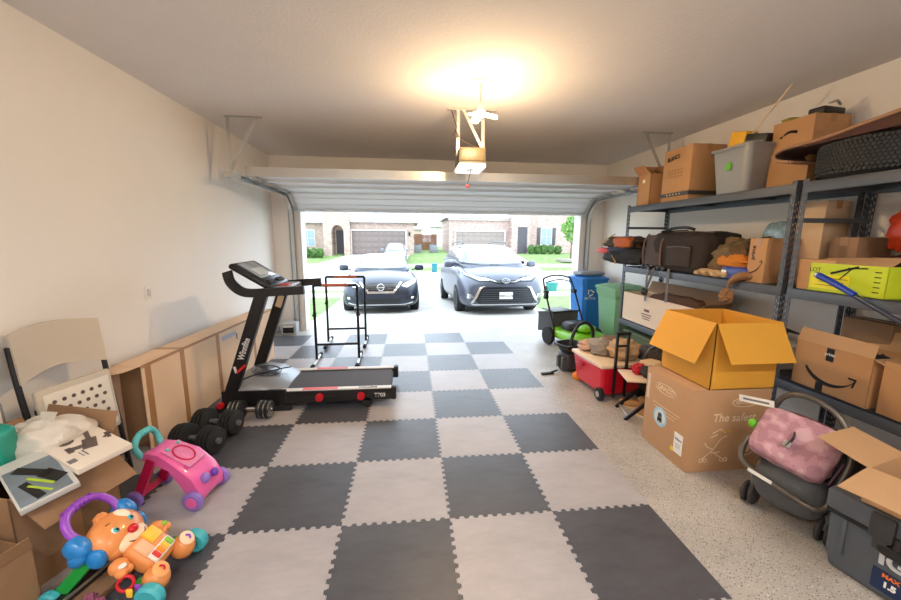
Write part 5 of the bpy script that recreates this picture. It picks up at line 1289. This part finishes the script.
B().rod((0, 0, .0), (0, 0, .30), .045).obj('jar_body', WHITE, z2); B().blob((.02, -.12, .2), (.14, .18, .2), amp=.3, seed=2).obj('dark_pouch', DARKG, z2)
ob = carton('carton', 'cardboard box with black triangle mark at the right picture edge', (3.05, 1.70, Z3), -4, .34, .42, .34, CARD_O, closed=True)
B().prism([(-.07, -.06), (.07, -.06), (.0, .07)], 0, .0015).obj('triangle_mark', INK, ob, on_mx(-.1715, .02, .15)); B().prism([(-.035, -.042), (.035, -.042), (.0, .035)], .0015, .0025).obj('triangle_centre', CARD_O, ob, on_mx(-.1715, .02, .15))
carton('carton', 'pale cardboard box at the back of the low shelf behind mark box', (3.33, 2.30, Z3), 0, .16, .3, .5, CARD_D, closed=True)
# ---- low shelf door side
lw = thing('long_white_carton', 'long pale cardboard box on low shelf beneath the duffel bag', 'cardboard box', (3.04, 4.10, Z3), 0)
b = B(); hx, hy, hh = .17, .66, .37
b.bb(-hx, hx, -hy, hy, 0, .005).bb(-hx, -hx+.005, -hy, hy, 0, hh).bb(hx-.005, hx, -hy, hy, 0, hh).bb(-hx, hx, -hy, -hy+.005, 0, hh).bb(-hx, hx, hy-.005, hy, 0, hh)
b.obj('carton_body', M('cardboard_white', (226, 204, 182), rough=.8, var=.04), lw)
B().sheet((hx, hy, hh), (hx, -hy, hh), (hx+.06, -hy, hh+.14), (hx+.06, hy, hh+.14), n=5, amp=.01).sheet((-hx, -hy, hh), (hx, -hy, hh), (hx-.01, -hy-.1, hh+.08), (-hx+.01, -hy-.1, hh+.06), n=4, amp=.01).obj('flap', CARD_D, lw)
b = B().box((-hx-.001, .14, .20), (.001, .10, .03))
for k in range(3): b.box((-hx-.001, .14, .15-k*.028), (.001, .20-.03*k, .012))
b.obj('printed_text', MATS['brown_ink'], lw)
it = thing('brown_bag', 'dark brown bag stuffed inside the long pale box', 'bag', (3.06, 3.95, Z3+.02))
B().blob((0, 0, .18), (.26, .9, .46), .6, .6, amp=.15, seed=17).obj('bag_body', M('bag_brown', (84, 58, 42), rough=.9), it)
tr_ = thing('black_tray', 'black wire crate standing behind the yellow open box', 'crate', (3.14, 2.98, Z3+.33), rot=(0, 20, 0))
b = B()
for k in range(5): b.rod((-.15, -.22+k*.11, .0), (.15, -.22+k*.11, .0), .007)
for s in (-1, 1): b.rod((s*.15, -.22, 0), (s*.15, .22, 0), .009).rod((s*.15, -.22, -.1), (s*.15, .22, -.1), .008)
for s in (-1, 1):
    for k in range(5): b.rod((s*.15, -.22+k*.11, -.1), (s*.15, -.22+k*.11, 0), .006)
b.obj('wire_frame', BLACK, tr_)
wc = thing('white_carton', 'white cardboard box under the black wire crate', 'cardboard box', (3.14, 2.98, Z3)); B().bb(-.2, .2, -.3, .28, 0, .2, bev=.006).obj('carton_body', M('white_card', (214, 210, 206), rough=.6), wc)

# ================================================================== BINS, MOWER, COOLER ...
def recycle(parent, M4):
    b = B()
    for k in range(3):
        a = PI/2+2*PI*k/3; a2 = a-2*PI/3*.62
        p = Vector((.05*math.cos(a), .05*math.sin(a), 0)); q = Vector((.05*math.cos(a2), .05*math.sin(a2), 0)); b.bar(p, q, .02, .003, up=(0, 0, 1))
        d = (q-p).normalized(); nn = Vector((-d.y, d.x, 0)); vs = [q+nn*.02, q-nn*.02, q+d*.025]; b.add([(*v.xy, -.0015) for v in vs]+[(*v.xy, .0015) for v in vs], [(0, 1, 2), (5, 4, 3), (0, 3, 4, 1), (1, 4, 5, 2), (2, 5, 3, 0)])
    b.obj('recycling_symbol', WHITE, parent, M4)
bl, W_, D_ = wheelie('wheeled_bin', 'blue wheeled recycling bin by the right door jamb', (3.06, 6.2, 0), 6, 1.0, ('blue', (20, 108, 182)), 'wheeled bins inside the garage', sc=.82)
recycle(bl, on_my(-.10, -.262, .72) @ TR(rx=-4)); text('RECYCLE', .05, WHITE, bl, on_my(-.10, -.258, .625) @ TR(rx=-4)); pass
gn, W_, D_ = wheelie('wheeled_bin', 'pale green wheeled bin beside the blue recycling bin', (3.11, 5.22, 0), 3, .95, ('green', (118, 168, 128)), 'wheeled bins inside the garage', sc=.9)
recycle(gn, on_my(-.06, -.29, .66) @ TR(rx=-4)); text('RECYCLE', .045, WHITE, gn, on_my(-.06, -.285, .57) @ TR(rx=-4))
bgc = thing('folded_tarp', 'grey folded tarp lying on top of the blue bin', 'tarp', (3.07, 6.2, 1.0), 8)
bgc.scale = (.8, .8, 1)
B().blob((0, 0, .03), (.6, .5, .06), .4, .6, amp=.08, seed=1).obj('lid_shell', M('lid_grey', (120, 124, 130), rough=.5), bgc)

LM = M('mower_green', (126, 200, 30), rough=.4, coat=.2)
lm = thing('lawn_mower', 'green and black lawn mower with grey grass bag by the opening', 'lawn mower', (2.46, 5.28, 0), -76)
lm.scale = (1, 1.15, 1)
# local +x front
B().blob((.05, 0, .19), (.78, .50, .16), .45, .55).obj('deck', LM, lm)
B().blob((.0, 0, .30), (.34, .34, .18), .5, .6).obj('motor_cover', BLACK, lm); B().blob((.22, 0, .33), (.24, .22, .10), .6, .6).obj('green_cap', LM, lm)
for sx, r in ((-.24, .135), (.34, .10)):
    for s in (-1, 1):
        wo = B().lathe([(r*.6, -.03), (r*.95, -.028), (r, -.015), (r, .015), (r*.95, .028), (r*.6, .03)], 32).obj('wheel', RUBBER, lm, Matrix.Translation((sx, s*.27, r)) @ Matrix.Rotation(PI/2, 4, 'X'))
        hbb = B().lathe([(0, -.02), (r*.2, -.03), (r*.2, .03), (0, .02)], 16)
        for k in range(8): a = 2*PI*k/8; hbb.bar((r*.15*math.cos(a), r*.15*math.sin(a), s*.015), (r*.65*math.cos(a), r*.65*math.sin(a), s*.02), .02, .012, up=(0, 0, 1))
        hbb.obj('wheel_hub', M('hub_grey', (150, 152, 156), rough=.4), wo)
bag = B(); bag.add([(-.25, -.2, .18), (-.25, .2, .18), (-.25, .2, .48), (-.25, -.2, .48), (-.62, -.22, .13), (-.62, .22, .13), (-.62, .22, .42), (-.62, -.22, .42)], [(0, 1, 2, 3), (7, 6, 5, 4), (0, 4, 5, 1), (1, 5, 6, 2), (2, 6, 7, 3), (3, 7, 4, 0)]).obj('grass_bag', M('grass_bag', (78, 80, 84), rough=.9), lm)
B().tube([(-.62, -.22, .43), (-.25, -.21, .49), (-.25, .21, .49), (-.62, .22, .43)], .012, closed=True, sub=1).box((-.45, 0, .485), (.36, .32, .02), bev=.008).obj('bag_lid', BLACK, lm)
hd = B().tube([(-.12, -.24, .20), (-.30, -.24, .55), (-.50, -.23, .93), (-.54, -.17, 1.0), (-.55, 0, 1.03), (-.54, .17, 1.0), (-.50, .23, .93), (-.30, .24, .55), (-.12, .24, .20)], .013, sub=5).obj('handle', BLACKM, lm)
B().rod((-.42, -.26, .78), (-.42, -.20, .78), .03).rod((-.42, .26, .78), (-.42, .20, .78), .03).box((-.40, -.24, .73), (.07, .05, .10), bev=.01).obj('handle_clamp', BLACK, lm)
B().tube([(-.48, -.2, .93), (-.46, 0, .97), (-.48, .2, .93)], .009).obj('bail_bar', BLACK, lm)

# black canister vacuum with hose
vc = thing('canister_vacuum', 'small black canister vacuum with looped hose beside red cooler', 'vacuum', (1.93, 4.28, 0), 20)
B().blob((0, 0, .13), (.24, .22, .26), .5, .6, flat=-.95).obj('body', M('vacuum_grey', (58, 60, 66), rough=.4), vc)
tub(.22, .20, .30, .26, .09, .08).obj('open_tray', BLACK, vc, TR(0, 0, .26), ang=30)
B().bar((-.125, -.04, .06), (-.125, -.04, .2), .03, .04).bar((-.125, .04, .06), (-.125, .04, .2), .03, .04).obj('front_ribs', GREYP, vc)
B().tube([(.02, .0, .28), (.06, .02, .42), (.14, .02, .54), (.24, .0, .58), (.33, -.02, .52), (.35, -.03, .40), (.30, -.04, .33)], .021).obj('hose', BLACK, vc)
nb = thing('floor_nozzle', 'flat black floor nozzle lying on the concrete near the mat', 'nozzle', (1.62, 4.16, 0), 8)
B().box((0, 0, .012), (.16, .05, .022), bev=.008).obj('nozzle_foot', BLACK, nb); B().rod((.05, .0, .02), (.14, .02, .03), .012).obj('nozzle_neck', BLACK, nb)
og = thing('orange_funnel', 'small orange plastic scoop on the floor by red cooler', 'scoop', (1.93, 3.98, 0), 30)
B().blob((0, 0, .04), (.14, .13, .09), .7, .7, flat=-.9).blob((-.04, -.02, .08), (.05, .05, .05)).obj('scoop_body', M('scoop_orange', (244, 140, 30), rough=.4), og)

# red wheeled cooler
rc = thing('red_cooler', 'red wheeled cooler with cream lid and clothes piled on top', 'cooler', (2.08, 3.66, 0), 4)
RCP = M('cooler_red', (214, 14, 44), rough=.35, coat=.2)
b = B(); b.add([(-.20, -.26, .05), (.22, -.26, .05), (.22, .26, .05), (-.20, .26, .05), (-.24, -.29, .35), (.26, -.29, .35), (.26, .29, .35), (-.24, .29, .35)], [(0, 1, 2, 3), (4, 5, 6, 7), (0, 1, 5, 4), (1, 2, 6, 5), (2, 3, 7, 6), (3, 0, 4, 7)])
bo = b.obj('cooler_body', RCP, rc); md = bo.modifiers.new('b', 'BEVEL'); md.width = .03; md.segments = 3
B().box((.01, 0, .365), (.53, .61, .04), bev=.014).obj('lid', M('cooler_cream', (234, 210, 182), rough=.5), rc)
B().box((-.245, .12, .27), (.02, .14, .035), bev=.008).obj('side_handle', M('cooler_red_dark', (170, 8, 34), rough=.4), rc)
wv = B().lathe([(0, -.02), (.05, -.026), (.066, -.016), (.066, .016), (.05, .026), (0, .02)], 28).obj('wheel', RUBBER, rc, TR(-.215, -.24, .066) @ Matrix.Rotation(PI/2, 4, 'Y'))
B().lathe([(0, -.028), (.03, -.028), (.03, .028), (0, .028)], 16).obj('wheel_hub', M('hub_grey', (0, 0, 0)), wv)
B().lathe([(0, -.02), (.05, -.026), (.066, -.016), (.066, .016), (.05, .026), (0, .02)], 28).obj('wheel', RUBBER, rc, TR(.235, -.24, .066) @ Matrix.Rotation(PI/2, 4, 'Y'))
hh = B()
for x in (-.115, .005): hh.bar((x, -.315, .06), (x, -.315, .70), .022, .02, up=(0, 1, 0))
hh.bar((-.13, -.315, .705), (.02, -.315, .705), .03, .028, up=(0, 0, 1)).bar((-.12, -.315, .58), (.01, -.315, .58), .012, .02, up=(0, 0, 1)).obj('telescopic_handle', BLACK, rc)
for lab, (dx, dy), dd, mt, sd in (('grey cloth heap on the red cooler lid', (-.06, .05), (.22, .24, .17), M('cloth_grey', (150, 140, 132), rough=.9, var=.25, scale=20), 1), ('tan towel heap on red cooler next to its handle', (.10, -.12), (.28, .26, .20), M('cloth_tan', (196, 164, 128), rough=.9, var=.2, scale=20), 2), ('dusty pink towel at the far end of the cooler lid', (-.10, .20), (.24, .2, .11), M('cloth_rose', (200, 160, 138), rough=.9, var=.2, scale=20), 3), ('olive brown garment at the back of the cooler lid', (.14, .14), (.3, .26, .16), M('cloth_brown', (124, 100, 78), rough=.9, var=.3, scale=20), 4)):
    c_ = thing('folded_garment', lab, 'clothing', (2.08+dx, 3.66+dy, .393)); B().blob((0, 0, dd[2]*.45), dd, .8, .8, amp=.28, freq=1.8, seed=sd+40, fold=.12, flat=-.9, nu=36, nv=24).obj('cloth_heap', mt, c_)
# folding step stool
st = thing('folding_stool', 'folding stool with pale seat and black legs beside red cooler', 'stool', (2.13, 3.06, 0), -14)
B().box((0, 0, .37), (.42, .30, .022), bev=.01).obj('seat', M('stool_seat', (232, 206, 180), rough=.6), st)
for s in (-1, 1):
    B().bar((.16, s*.14, .36), (-.20, s*.13, .0), .022, .028, up=(0, 0, 1)).obj('leg', BLACKM, st)
    B().bar((-.10, s*.12, .36), (.20, s*.12, .0), .022, .028, up=(0, 0, 1)).obj('leg', BLACKM, st)
B().rod((-.17, -.13, .03), (-.17, .13, .03), .01).rod((.17, -.12, .03), (.17, .12, .03), .01).obj('crossbar', STEEL, st)
# items on stool
dbg = thing('dark_pouch', 'dark patterned zip pouch lying on the folding stool', 'pouch', (2.17, 3.0, .381), -10)
B().blob((0, 0, .045), (.22, .2, .10), .7, .7, amp=.2, seed=5, flat=-.9).obj('pouch_body', M('pouch_dark', (54, 50, 52), rough=.9, var=.4, scale=30), dbg)
rp = thing('red_cloth', 'crumpled red cloth on the folding stool behind dark pouch', 'cloth', (2.10, 3.12, .381)); B().blob((0, 0, .04), (.12, .12, .09), .8, .8, amp=.4, seed=8, fold=.2, flat=-.9).obj('cloth_heap', M('cloth_red', (184, 26, 44), rough=.8), rp)
tw = thing('folded_towel', 'folded cream cloth at the shelf side of the folding stool', 'towel', (2.26, 3.17, .381), 20); B().blob((0, 0, .05), (.18, .2, .10), .5, .5, amp=.1, seed=3, flat=-.9).obj('towel_fold', M('towel_cream', (226, 196, 156), rough=.9), tw)
bt = thing('maroon_bag', 'round maroon bag on the floor beneath the folding stool', 'bag', (2.30, 3.05, 0)); B().blob((0, 0, .13), (.26, .26, .26), .8, .8, amp=.15, seed=4, flat=-.92).obj('bag_body', M('bag_plum', (100, 44, 48), rough=.6), bt)
def shoe(label, loc, rz):
    t = thing('tan_boot', label, 'shoe', loc, rz, 'tan shoes under the folding stool')
    B().blob((0, .0, .045), (.10, .27, .075), .7, .8, flat=-.9).blob((0, -.08, .08), (.085, .11, .10), .7, .8).obj('upper', M('boot_tan', (190, 138, 90), rough=.8, var=.15), t); B().blob((0, 0, .012), (.105, .28, .03), .4, .8).obj('sole', M('sole_cream', (216, 196, 168)), t)
shoe('tan shoe under the stool, nearer the red cooler', (2.13, 3.20, 0), 60); shoe('tan shoe under the stool, nearer the printed carton', (2.14, 2.98, 0), 35)
# pile near shelves foot: dark bag / grey cloth between
pl_ = thing('backpack', 'dark backpack with grey straps behind the folding stool', 'backpack', (2.55, 3.55, 0)); B().blob((0, 0, .25), (.36, .42, .50), .6, .7, amp=.12, seed=9, flat=-.93).obj('pack_body', M('pack_dark', (70, 62, 60), rough=.9, var=.3), pl_)
B().tube([(-.15, -.1, .2), (-.2, -.08, .35), (-.12, -.05, .48), (-.02, -.02, .52)], .02, flat=.4).obj('shoulder_strap', M('strap_grey', (0, 0, 0)), pl_)
pg = thing('olive_storage_box', 'dark olive storage tub under the low shelf by the far post', 'storage box', (3.13, 4.30, 0)); tub(.40, .7, .46, .8, .38).obj('tub_body', M('tub_olive', (84, 96, 66), rough=.6), pg)
B().box((0, 0, .39), (.5, .84, .03), bev=.01).obj('lid', M('tub_olive', (0, 0, 0)), pg)

# ================================================================== GRACO CARTON + YELLOW CARTON
GC = M('cardboard_tan', (188, 146, 108), rough=.8, var=.05, scale=4)
gc = thing('printed_carton', 'large closed carton with stroller picture on the speckled floor', 'cardboard box', (0, 0, 0))
B().bb(1.885, 2.47, 2.20, 2.70, 0, .605, bev=.005).obj('carton_body', GC, gc)
fx = on_mx(1.8838, 2.45, 0); cxm = 1.8838
text('GRACO', .05, PALE_INK, gc, on_mx(cxm, 2.47, .50), bold=.001)
B().tube([(.11*math.cos(a), .035*math.sin(a), 0) for a in [2*PI*k/28 for k in range(28)]], .003, closed=True, sub=1, n=6).obj('logo_oval', PALE_INK, gc, on_mx(cxm, 2.47, .50))

b = B()
for k in range(3): b.box((cxm, 2.45, .36-k*.025), (.001, .3-.05*k, .004))
b.obj('printed_text', PALE_INK, gc)
B().rod((0, 0, 0), (0, 0, .0016), .075, n=32).obj('round_sticker', M('sticker_blue', (166, 206, 226), rough=.5), gc, on_mx(cxm, 2.50, .27))
st_ = B().rod((0, 0, .0016), (0, 0, .0026), .056, n=28).obj('sticker_centre', M('sticker_white', (216, 222, 222)), gc, on_mx(cxm, 2.50, .27))
B().bar((-.02, -.04, .003), (-.012, .03, .003), .012, .001).bar((0, -.045, .003), (0, .035, .003), .012, .001).bar((.02, -.04, .003), (.012, .03, .003), .012, .001).bar((-.025, -.02, .003), (.025, -.02, .003), .02, .001).obj('sticker_hand', M('sticker_navy', (44, 52, 60)), gc, on_mx(cxm, 2.50, .27))
B().box((cxm, 2.29, .17), (.0016, .085, .15)).obj('white_label', WHITE, gc); B().rod((0, 0, 0), (0, 0, .0014), .017, n=20).obj('yellow_dot', M('dot_yellow', (236, 206, 50)), gc, on_mx(cxm-.001, 2.345, .105))
text('Infant', .03, M('label_blue', (50, 70, 140)), gc, on_mx(cxm-.001, 2.29, .20)); b = B()
for k in range(3): b.box((cxm-.0012, 2.29, .165-k*.014), (.0005, .05, .003))
b.obj('label_text', MATS['ink_grey'], gc)
B().box((cxm, 2.665, .46), (.0016, .03, .2)).obj('barcode_label', M('label_pale', (214, 196, 176)), gc)
yf = 2.1985
text('GRACO', .036, PALE_INK, gc, on_my(2.27, yf, .51), bold=.0008)
B().tube([(.09*math.cos(a), .032*math.sin(a), 0) for a in [2*PI*k/28 for k in range(28)]], .0025, closed=True, sub=1, n=6).obj('logo_oval', PALE_INK, gc, on_my(2.27, yf, .51))
text('The safest', .082, PALE_INK, gc, on_my(2.205, yf, .40), bold=.001, shear=.15, sx=.95)
b = B()
def seg(*p):
    for i in range(len(p)-1): b.bar(p[i]+(0,), p[i+1]+(0,), .007, .0016, up=(0, 0, 1))
seg((-.08, -.09), (.0, -.02), (.05, .06), (.09, .08)); seg((-.02, -.03), (.07, -.09)); seg((.0, -.02), (-.05, .0), (-.07, .03)); seg((-.04, -.05), (.05, -.04)); seg((-.02, .10), (.04, .13), (.08, .10)); seg((-.03, .07), (.02, .09))
for x, y in ((-.085, -.1), (-.055, -.1), (.07, -.1), (.1, -.1)): b.ring(.013, .003, n=14, k=5, mat=TR(x, y))
b.obj('stroller_drawing', PALE_INK, gc, on_my(2.08, yf, .19))
b = B().ring(.055, .003, n=24, k=5).bar((-.02, -.03, 0), (-.01, .03, 0), .02, .001).bar((.01, -.03, 0), (.02, .03, 0), .02, .001); b.obj('seat_drawing', PALE_INK, gc, on_my(2.33, yf, .17))
text('4 MODES', .022, M('orange_ink', (240, 170, 40)), gc, on_my(2.16, yf, .30))
yc = carton('open_carton', 'yellow tinted open cardboard box on the printed stroller carton', (2.235, 2.45, .607), 0, .48, .50, .46, CARD_Y, {'-x': (-66, .30), '-y': (-62, .27), '+x': (-72, .2), '+y': (-75, .2)})

# ================================================================== PINK STROLLER (folded)
sx_ = thing('folded_stroller', 'folded compact stroller with pink camouflage canopy and bar handle', 'stroller', (2.17, 1.74, 0), 0)
sx_.scale = (.93, .93, .93)
th_ = math.atan2(-.976, .22)
LM_ = Matrix.Rotation(math.radians(-70), 4, 'Z')   # local x = picture right, local -y faces the aisle
def S(b, nm, mat, **k): return b.obj(nm, mat, sx_, LM_, **k)
FRM = M('stroller_frame', (104, 98, 92), rough=.4, metal=.6)
S(B().tube([(-.17, .10, .42), (-.19, .10, .60), (-.14, .10, .74), (-.02, .09, .785), (.12, .08, .73), (.20, .06, .60), (.215, .03, .48), (.20, -.02, .36), (.185, -.05, .22)], .017), 'handlebar', FRM)
S(B().tube([(-.24, -.02, .45), (-.25, -.08, .36), (-.20, -.13, .30), (-.03, -.15, .265), (.13, -.15, .235), (.19, -.10, .24), (.20, -.02, .36)], .016), 'bumper_bar', FRM)
S(B().tube([(-.17, .10, .42), (-.20, .06, .25), (-.19, .02, .10)], .014).tube([(.20, .03, .4), (.20, .06, .25), (.18, .02, .10)], .014).bar((-.18, .04, .12), (.18, .04, .12), .02, .02), 'frame', FRM)
PKC = M('pink_camo', (196, 132, 150), rough=.9); 
def camo(m):
    n = m.node_tree.nodes; l = m.node_tree.links; b = n['Principled BSDF']; tc = n.new('ShaderNodeTexCoord'); v = n.new('ShaderNodeTexNoise'); v.inputs['Scale'].default_value = 13; v.inputs['Detail'].default_value = 1.5
    l.new(tc.outputs['Object'], v.inputs['Vector']); c = n.new('ShaderNodeValToRGB'); c.color_ramp.interpolation = 'CONSTANT'
    e = c.color_ramp.elements; e[0].position = 0; e[0].color = (*lin((172, 126, 138)), 1); e[1].position = .47; e[1].color = (*lin((188, 142, 154)), 1); q = e.new(.57); q.color = (*lin((202, 162, 170)), 1)
    l.new(v.outputs['Fac'], c.inputs['Fac']); l.new(c.outputs['Color'], b.inputs['Base Color'])
camo(PKC)
CMt = LM_ @ TR(-.02, .0, .50, rx=-38, ry=6)
B().blob((0, 0, 0), (.39, .17, .33), .38, .55, amp=.05, seed=2, nu=44, nv=28).obj('canopy', PKC, sx_, CMt)
B().tube([(-.2, .05, .12), (-.1, .03, .185), (.1, .03, .185), (.2, .05, .12), (.2, .06, -.12)], .006).obj('canopy_piping', M('piping_plum', (120, 80, 90)), sx_, CMt)
B().tube([(.0, -.092, .04), (.01, -.10, .0), (.0, -.095, -.06)], .018, flat=.3).obj('strap', M('strap_dark', (70, 58, 60), rough=.8), sx_, CMt)
B().box((.0, -.104, -.045), (.04, .012, .04), bev=.004).obj('buckle', M('buckle_grey', (150, 144, 140), rough=.4), sx_, CMt)
S(B().box((-.27, .06, .665), (.2, .004, .045), rot=(0, -8, 0)), 'paper_tag', WHITE)
S(B().box((-.27, .0575, .665), (.15, .001, .014), rot=(0, -8, 0)), 'tag_print', MATS['ink_grey'])
S(B().blob((-.245, .0, .53), (.05, .04, .06)), 'green_charm', MATS['leaf_green'])
S(B().blob((0, -.01, .22), (.36, .22, .28), .7, .7, amp=.08, seed=3), 'seat_fabric', M('seat_grey', (86, 86, 88), rough=.9, bump=.3))
S(B().blob((.10, .13, .40), (.30, .16, .42), .6, .6, amp=.12, seed=4), 'folded_seat_back', DARKG)
S(B().box((-.10, -.168, .285), (.13, .004, .022), rot=(0, 8, 0)), 'label_strip', WHITE)
for x in (-.19, .19):
    for yv in (.02,):
        for dxx in (-.022, .022):
            w__ = B().lathe([(.03, -.012), (.058, -.014), (.07, -.006), (.07, .006), (.058, .014), (.03, .012)], 28); w__.lathe([(0, -.008), (.034, -.01), (.034, .01), (0, .008)], 16)
            w__.obj('wheel', M('wheel_grey', (58, 54, 54), rough=.7), sx_, LM_ @ TR(x+dxx, yv-.05, .07) @ Matrix.Rotation(PI/2, 4, 'Y'))
        S(B().bar((x, yv-.05, .07), (x, yv, .19), .03, .035, up=(0, 1, 0)), 'wheel_fork', GREYP)
for x in (-.16, .16): B().lathe([(0, -.012), (.058, -.014), (.07, -.006), (.07, .006), (.058, .014), (0, .012)], 28).obj('wheel', MATS['wheel_grey'], sx_, LM_ @ TR(x, .16, .07) @ Matrix.Rotation(PI/2, 4, 'Y'))

# ================================================================== GREY COOLER + CARTON ON IT
IG = M('cooler_slate', (84, 90, 98), rough=.5, bump=.05)
ig = thing('grey_cooler', 'slate grey hard cooler with twin rubber latches, bottom right', 'cooler', (2.075, 1.46, 0), 12)
# local: front faces -x, length runs to -y
b = B(); L_ = .78
b.add([(.0, -.015, .0), (.42, -.015, .0), (.42, -L_+.015, .0), (.0, -L_+.015, .0), (-.015, -.0, .09), (.45, .0, .09), (.45, -L_, .09), (-.015, -L_, .09), (-.02, .005, .30), (.46, .005, .30), (.46, -L_-.005, .30), (-.02, -L_-.005, .30)],
      [(0, 1, 2, 3), (0, 1, 5, 4), (1, 2, 6, 5), (2, 3, 7, 6), (3, 0, 4, 7), (4, 5, 9, 8), (5, 6, 10, 9), (6, 7, 11, 10), (7, 4, 8, 11), (8, 9, 10, 11)])
bo = b.obj('cooler_body', IG, ig); md = bo.modifiers.new('b', 'BEVEL'); md.width = .018; md.segments = 3
B().box((.22, -L_/2, .365), (.53, L_+.04, .11), bev=.025).obj('lid', IG, ig)
B().box((.22, -L_/2, .303), (.505, L_+.02, .02)).obj('gasket', BLACK, ig)
RL = M('latch_rubber', (56, 56, 58), rough=.6)
for yy in (-.19, -.30): B().box((-.048, yy, .355), (.03, .085, .12), bev=.014).box((-.045, yy, .285), (.02, .05, .08), bev=.008).obj('latch', RL, ig)
B().blob((-.045, -.25, .26), (.03, .14, .05), .6, .6).rod((-.05, -.245, .29), (-.05, -.245, .34), .014).obj('bottle_opener', BLACK, ig)
B().box((-.022, -.06, .2), (.012, .02, .2), bev=.006).obj('front_rib', IG, ig); B().box((-.022, -.56, .2), (.012, .02, .2), bev=.006).obj('front_rib', IG, ig)
text('IGLOO', .095, M('logo_silver', (206, 208, 210), rough=.3), ig, on_mx(-.026, -.335, .205) @ TR(rx=5), bold=.004, ext=.002)
B().box((-.018, -.235, .095), (.003, .12, .10)).obj('blue_label', M('label_dkblue', (20, 40, 80)), ig)
B().box((-.018, -.37, .095), (.003, .13, .10)).obj('blue_label', M('label_sky', (30, 120, 200)), ig)
text('1.5', .036, WHITE, ig, on_mx(-.0205, -.235, .085), bold=.002); text('MAX', .026, M('label_orange', (240, 120, 30)), ig, on_mx(-.0205, -.235, .125), bold=.001); text('5', .05, WHITE, ig, on_mx(-.0205, -.37, .095), bold=.002)
oc = carton('open_carton', 'open cardboard box resting on the slate grey cooler', (2.27, 1.22, .421), 14, .34, .36, .17, CARD, {'-x': (-4, .26), '+y': (14, .2), '+x': (40, .2)})
bp2 = thing('blue_packet', 'blue packet showing inside the box on grey cooler', 'packet', (2.30, 1.14, .43), 20); B().box((0, 0, .05), (.2, .18, .09), bev=.01).obj('packet_body', M('packet_navy', (30, 80, 130), rough=.4), bp2)
print('OBJECTS', len(bpy.data.objects))
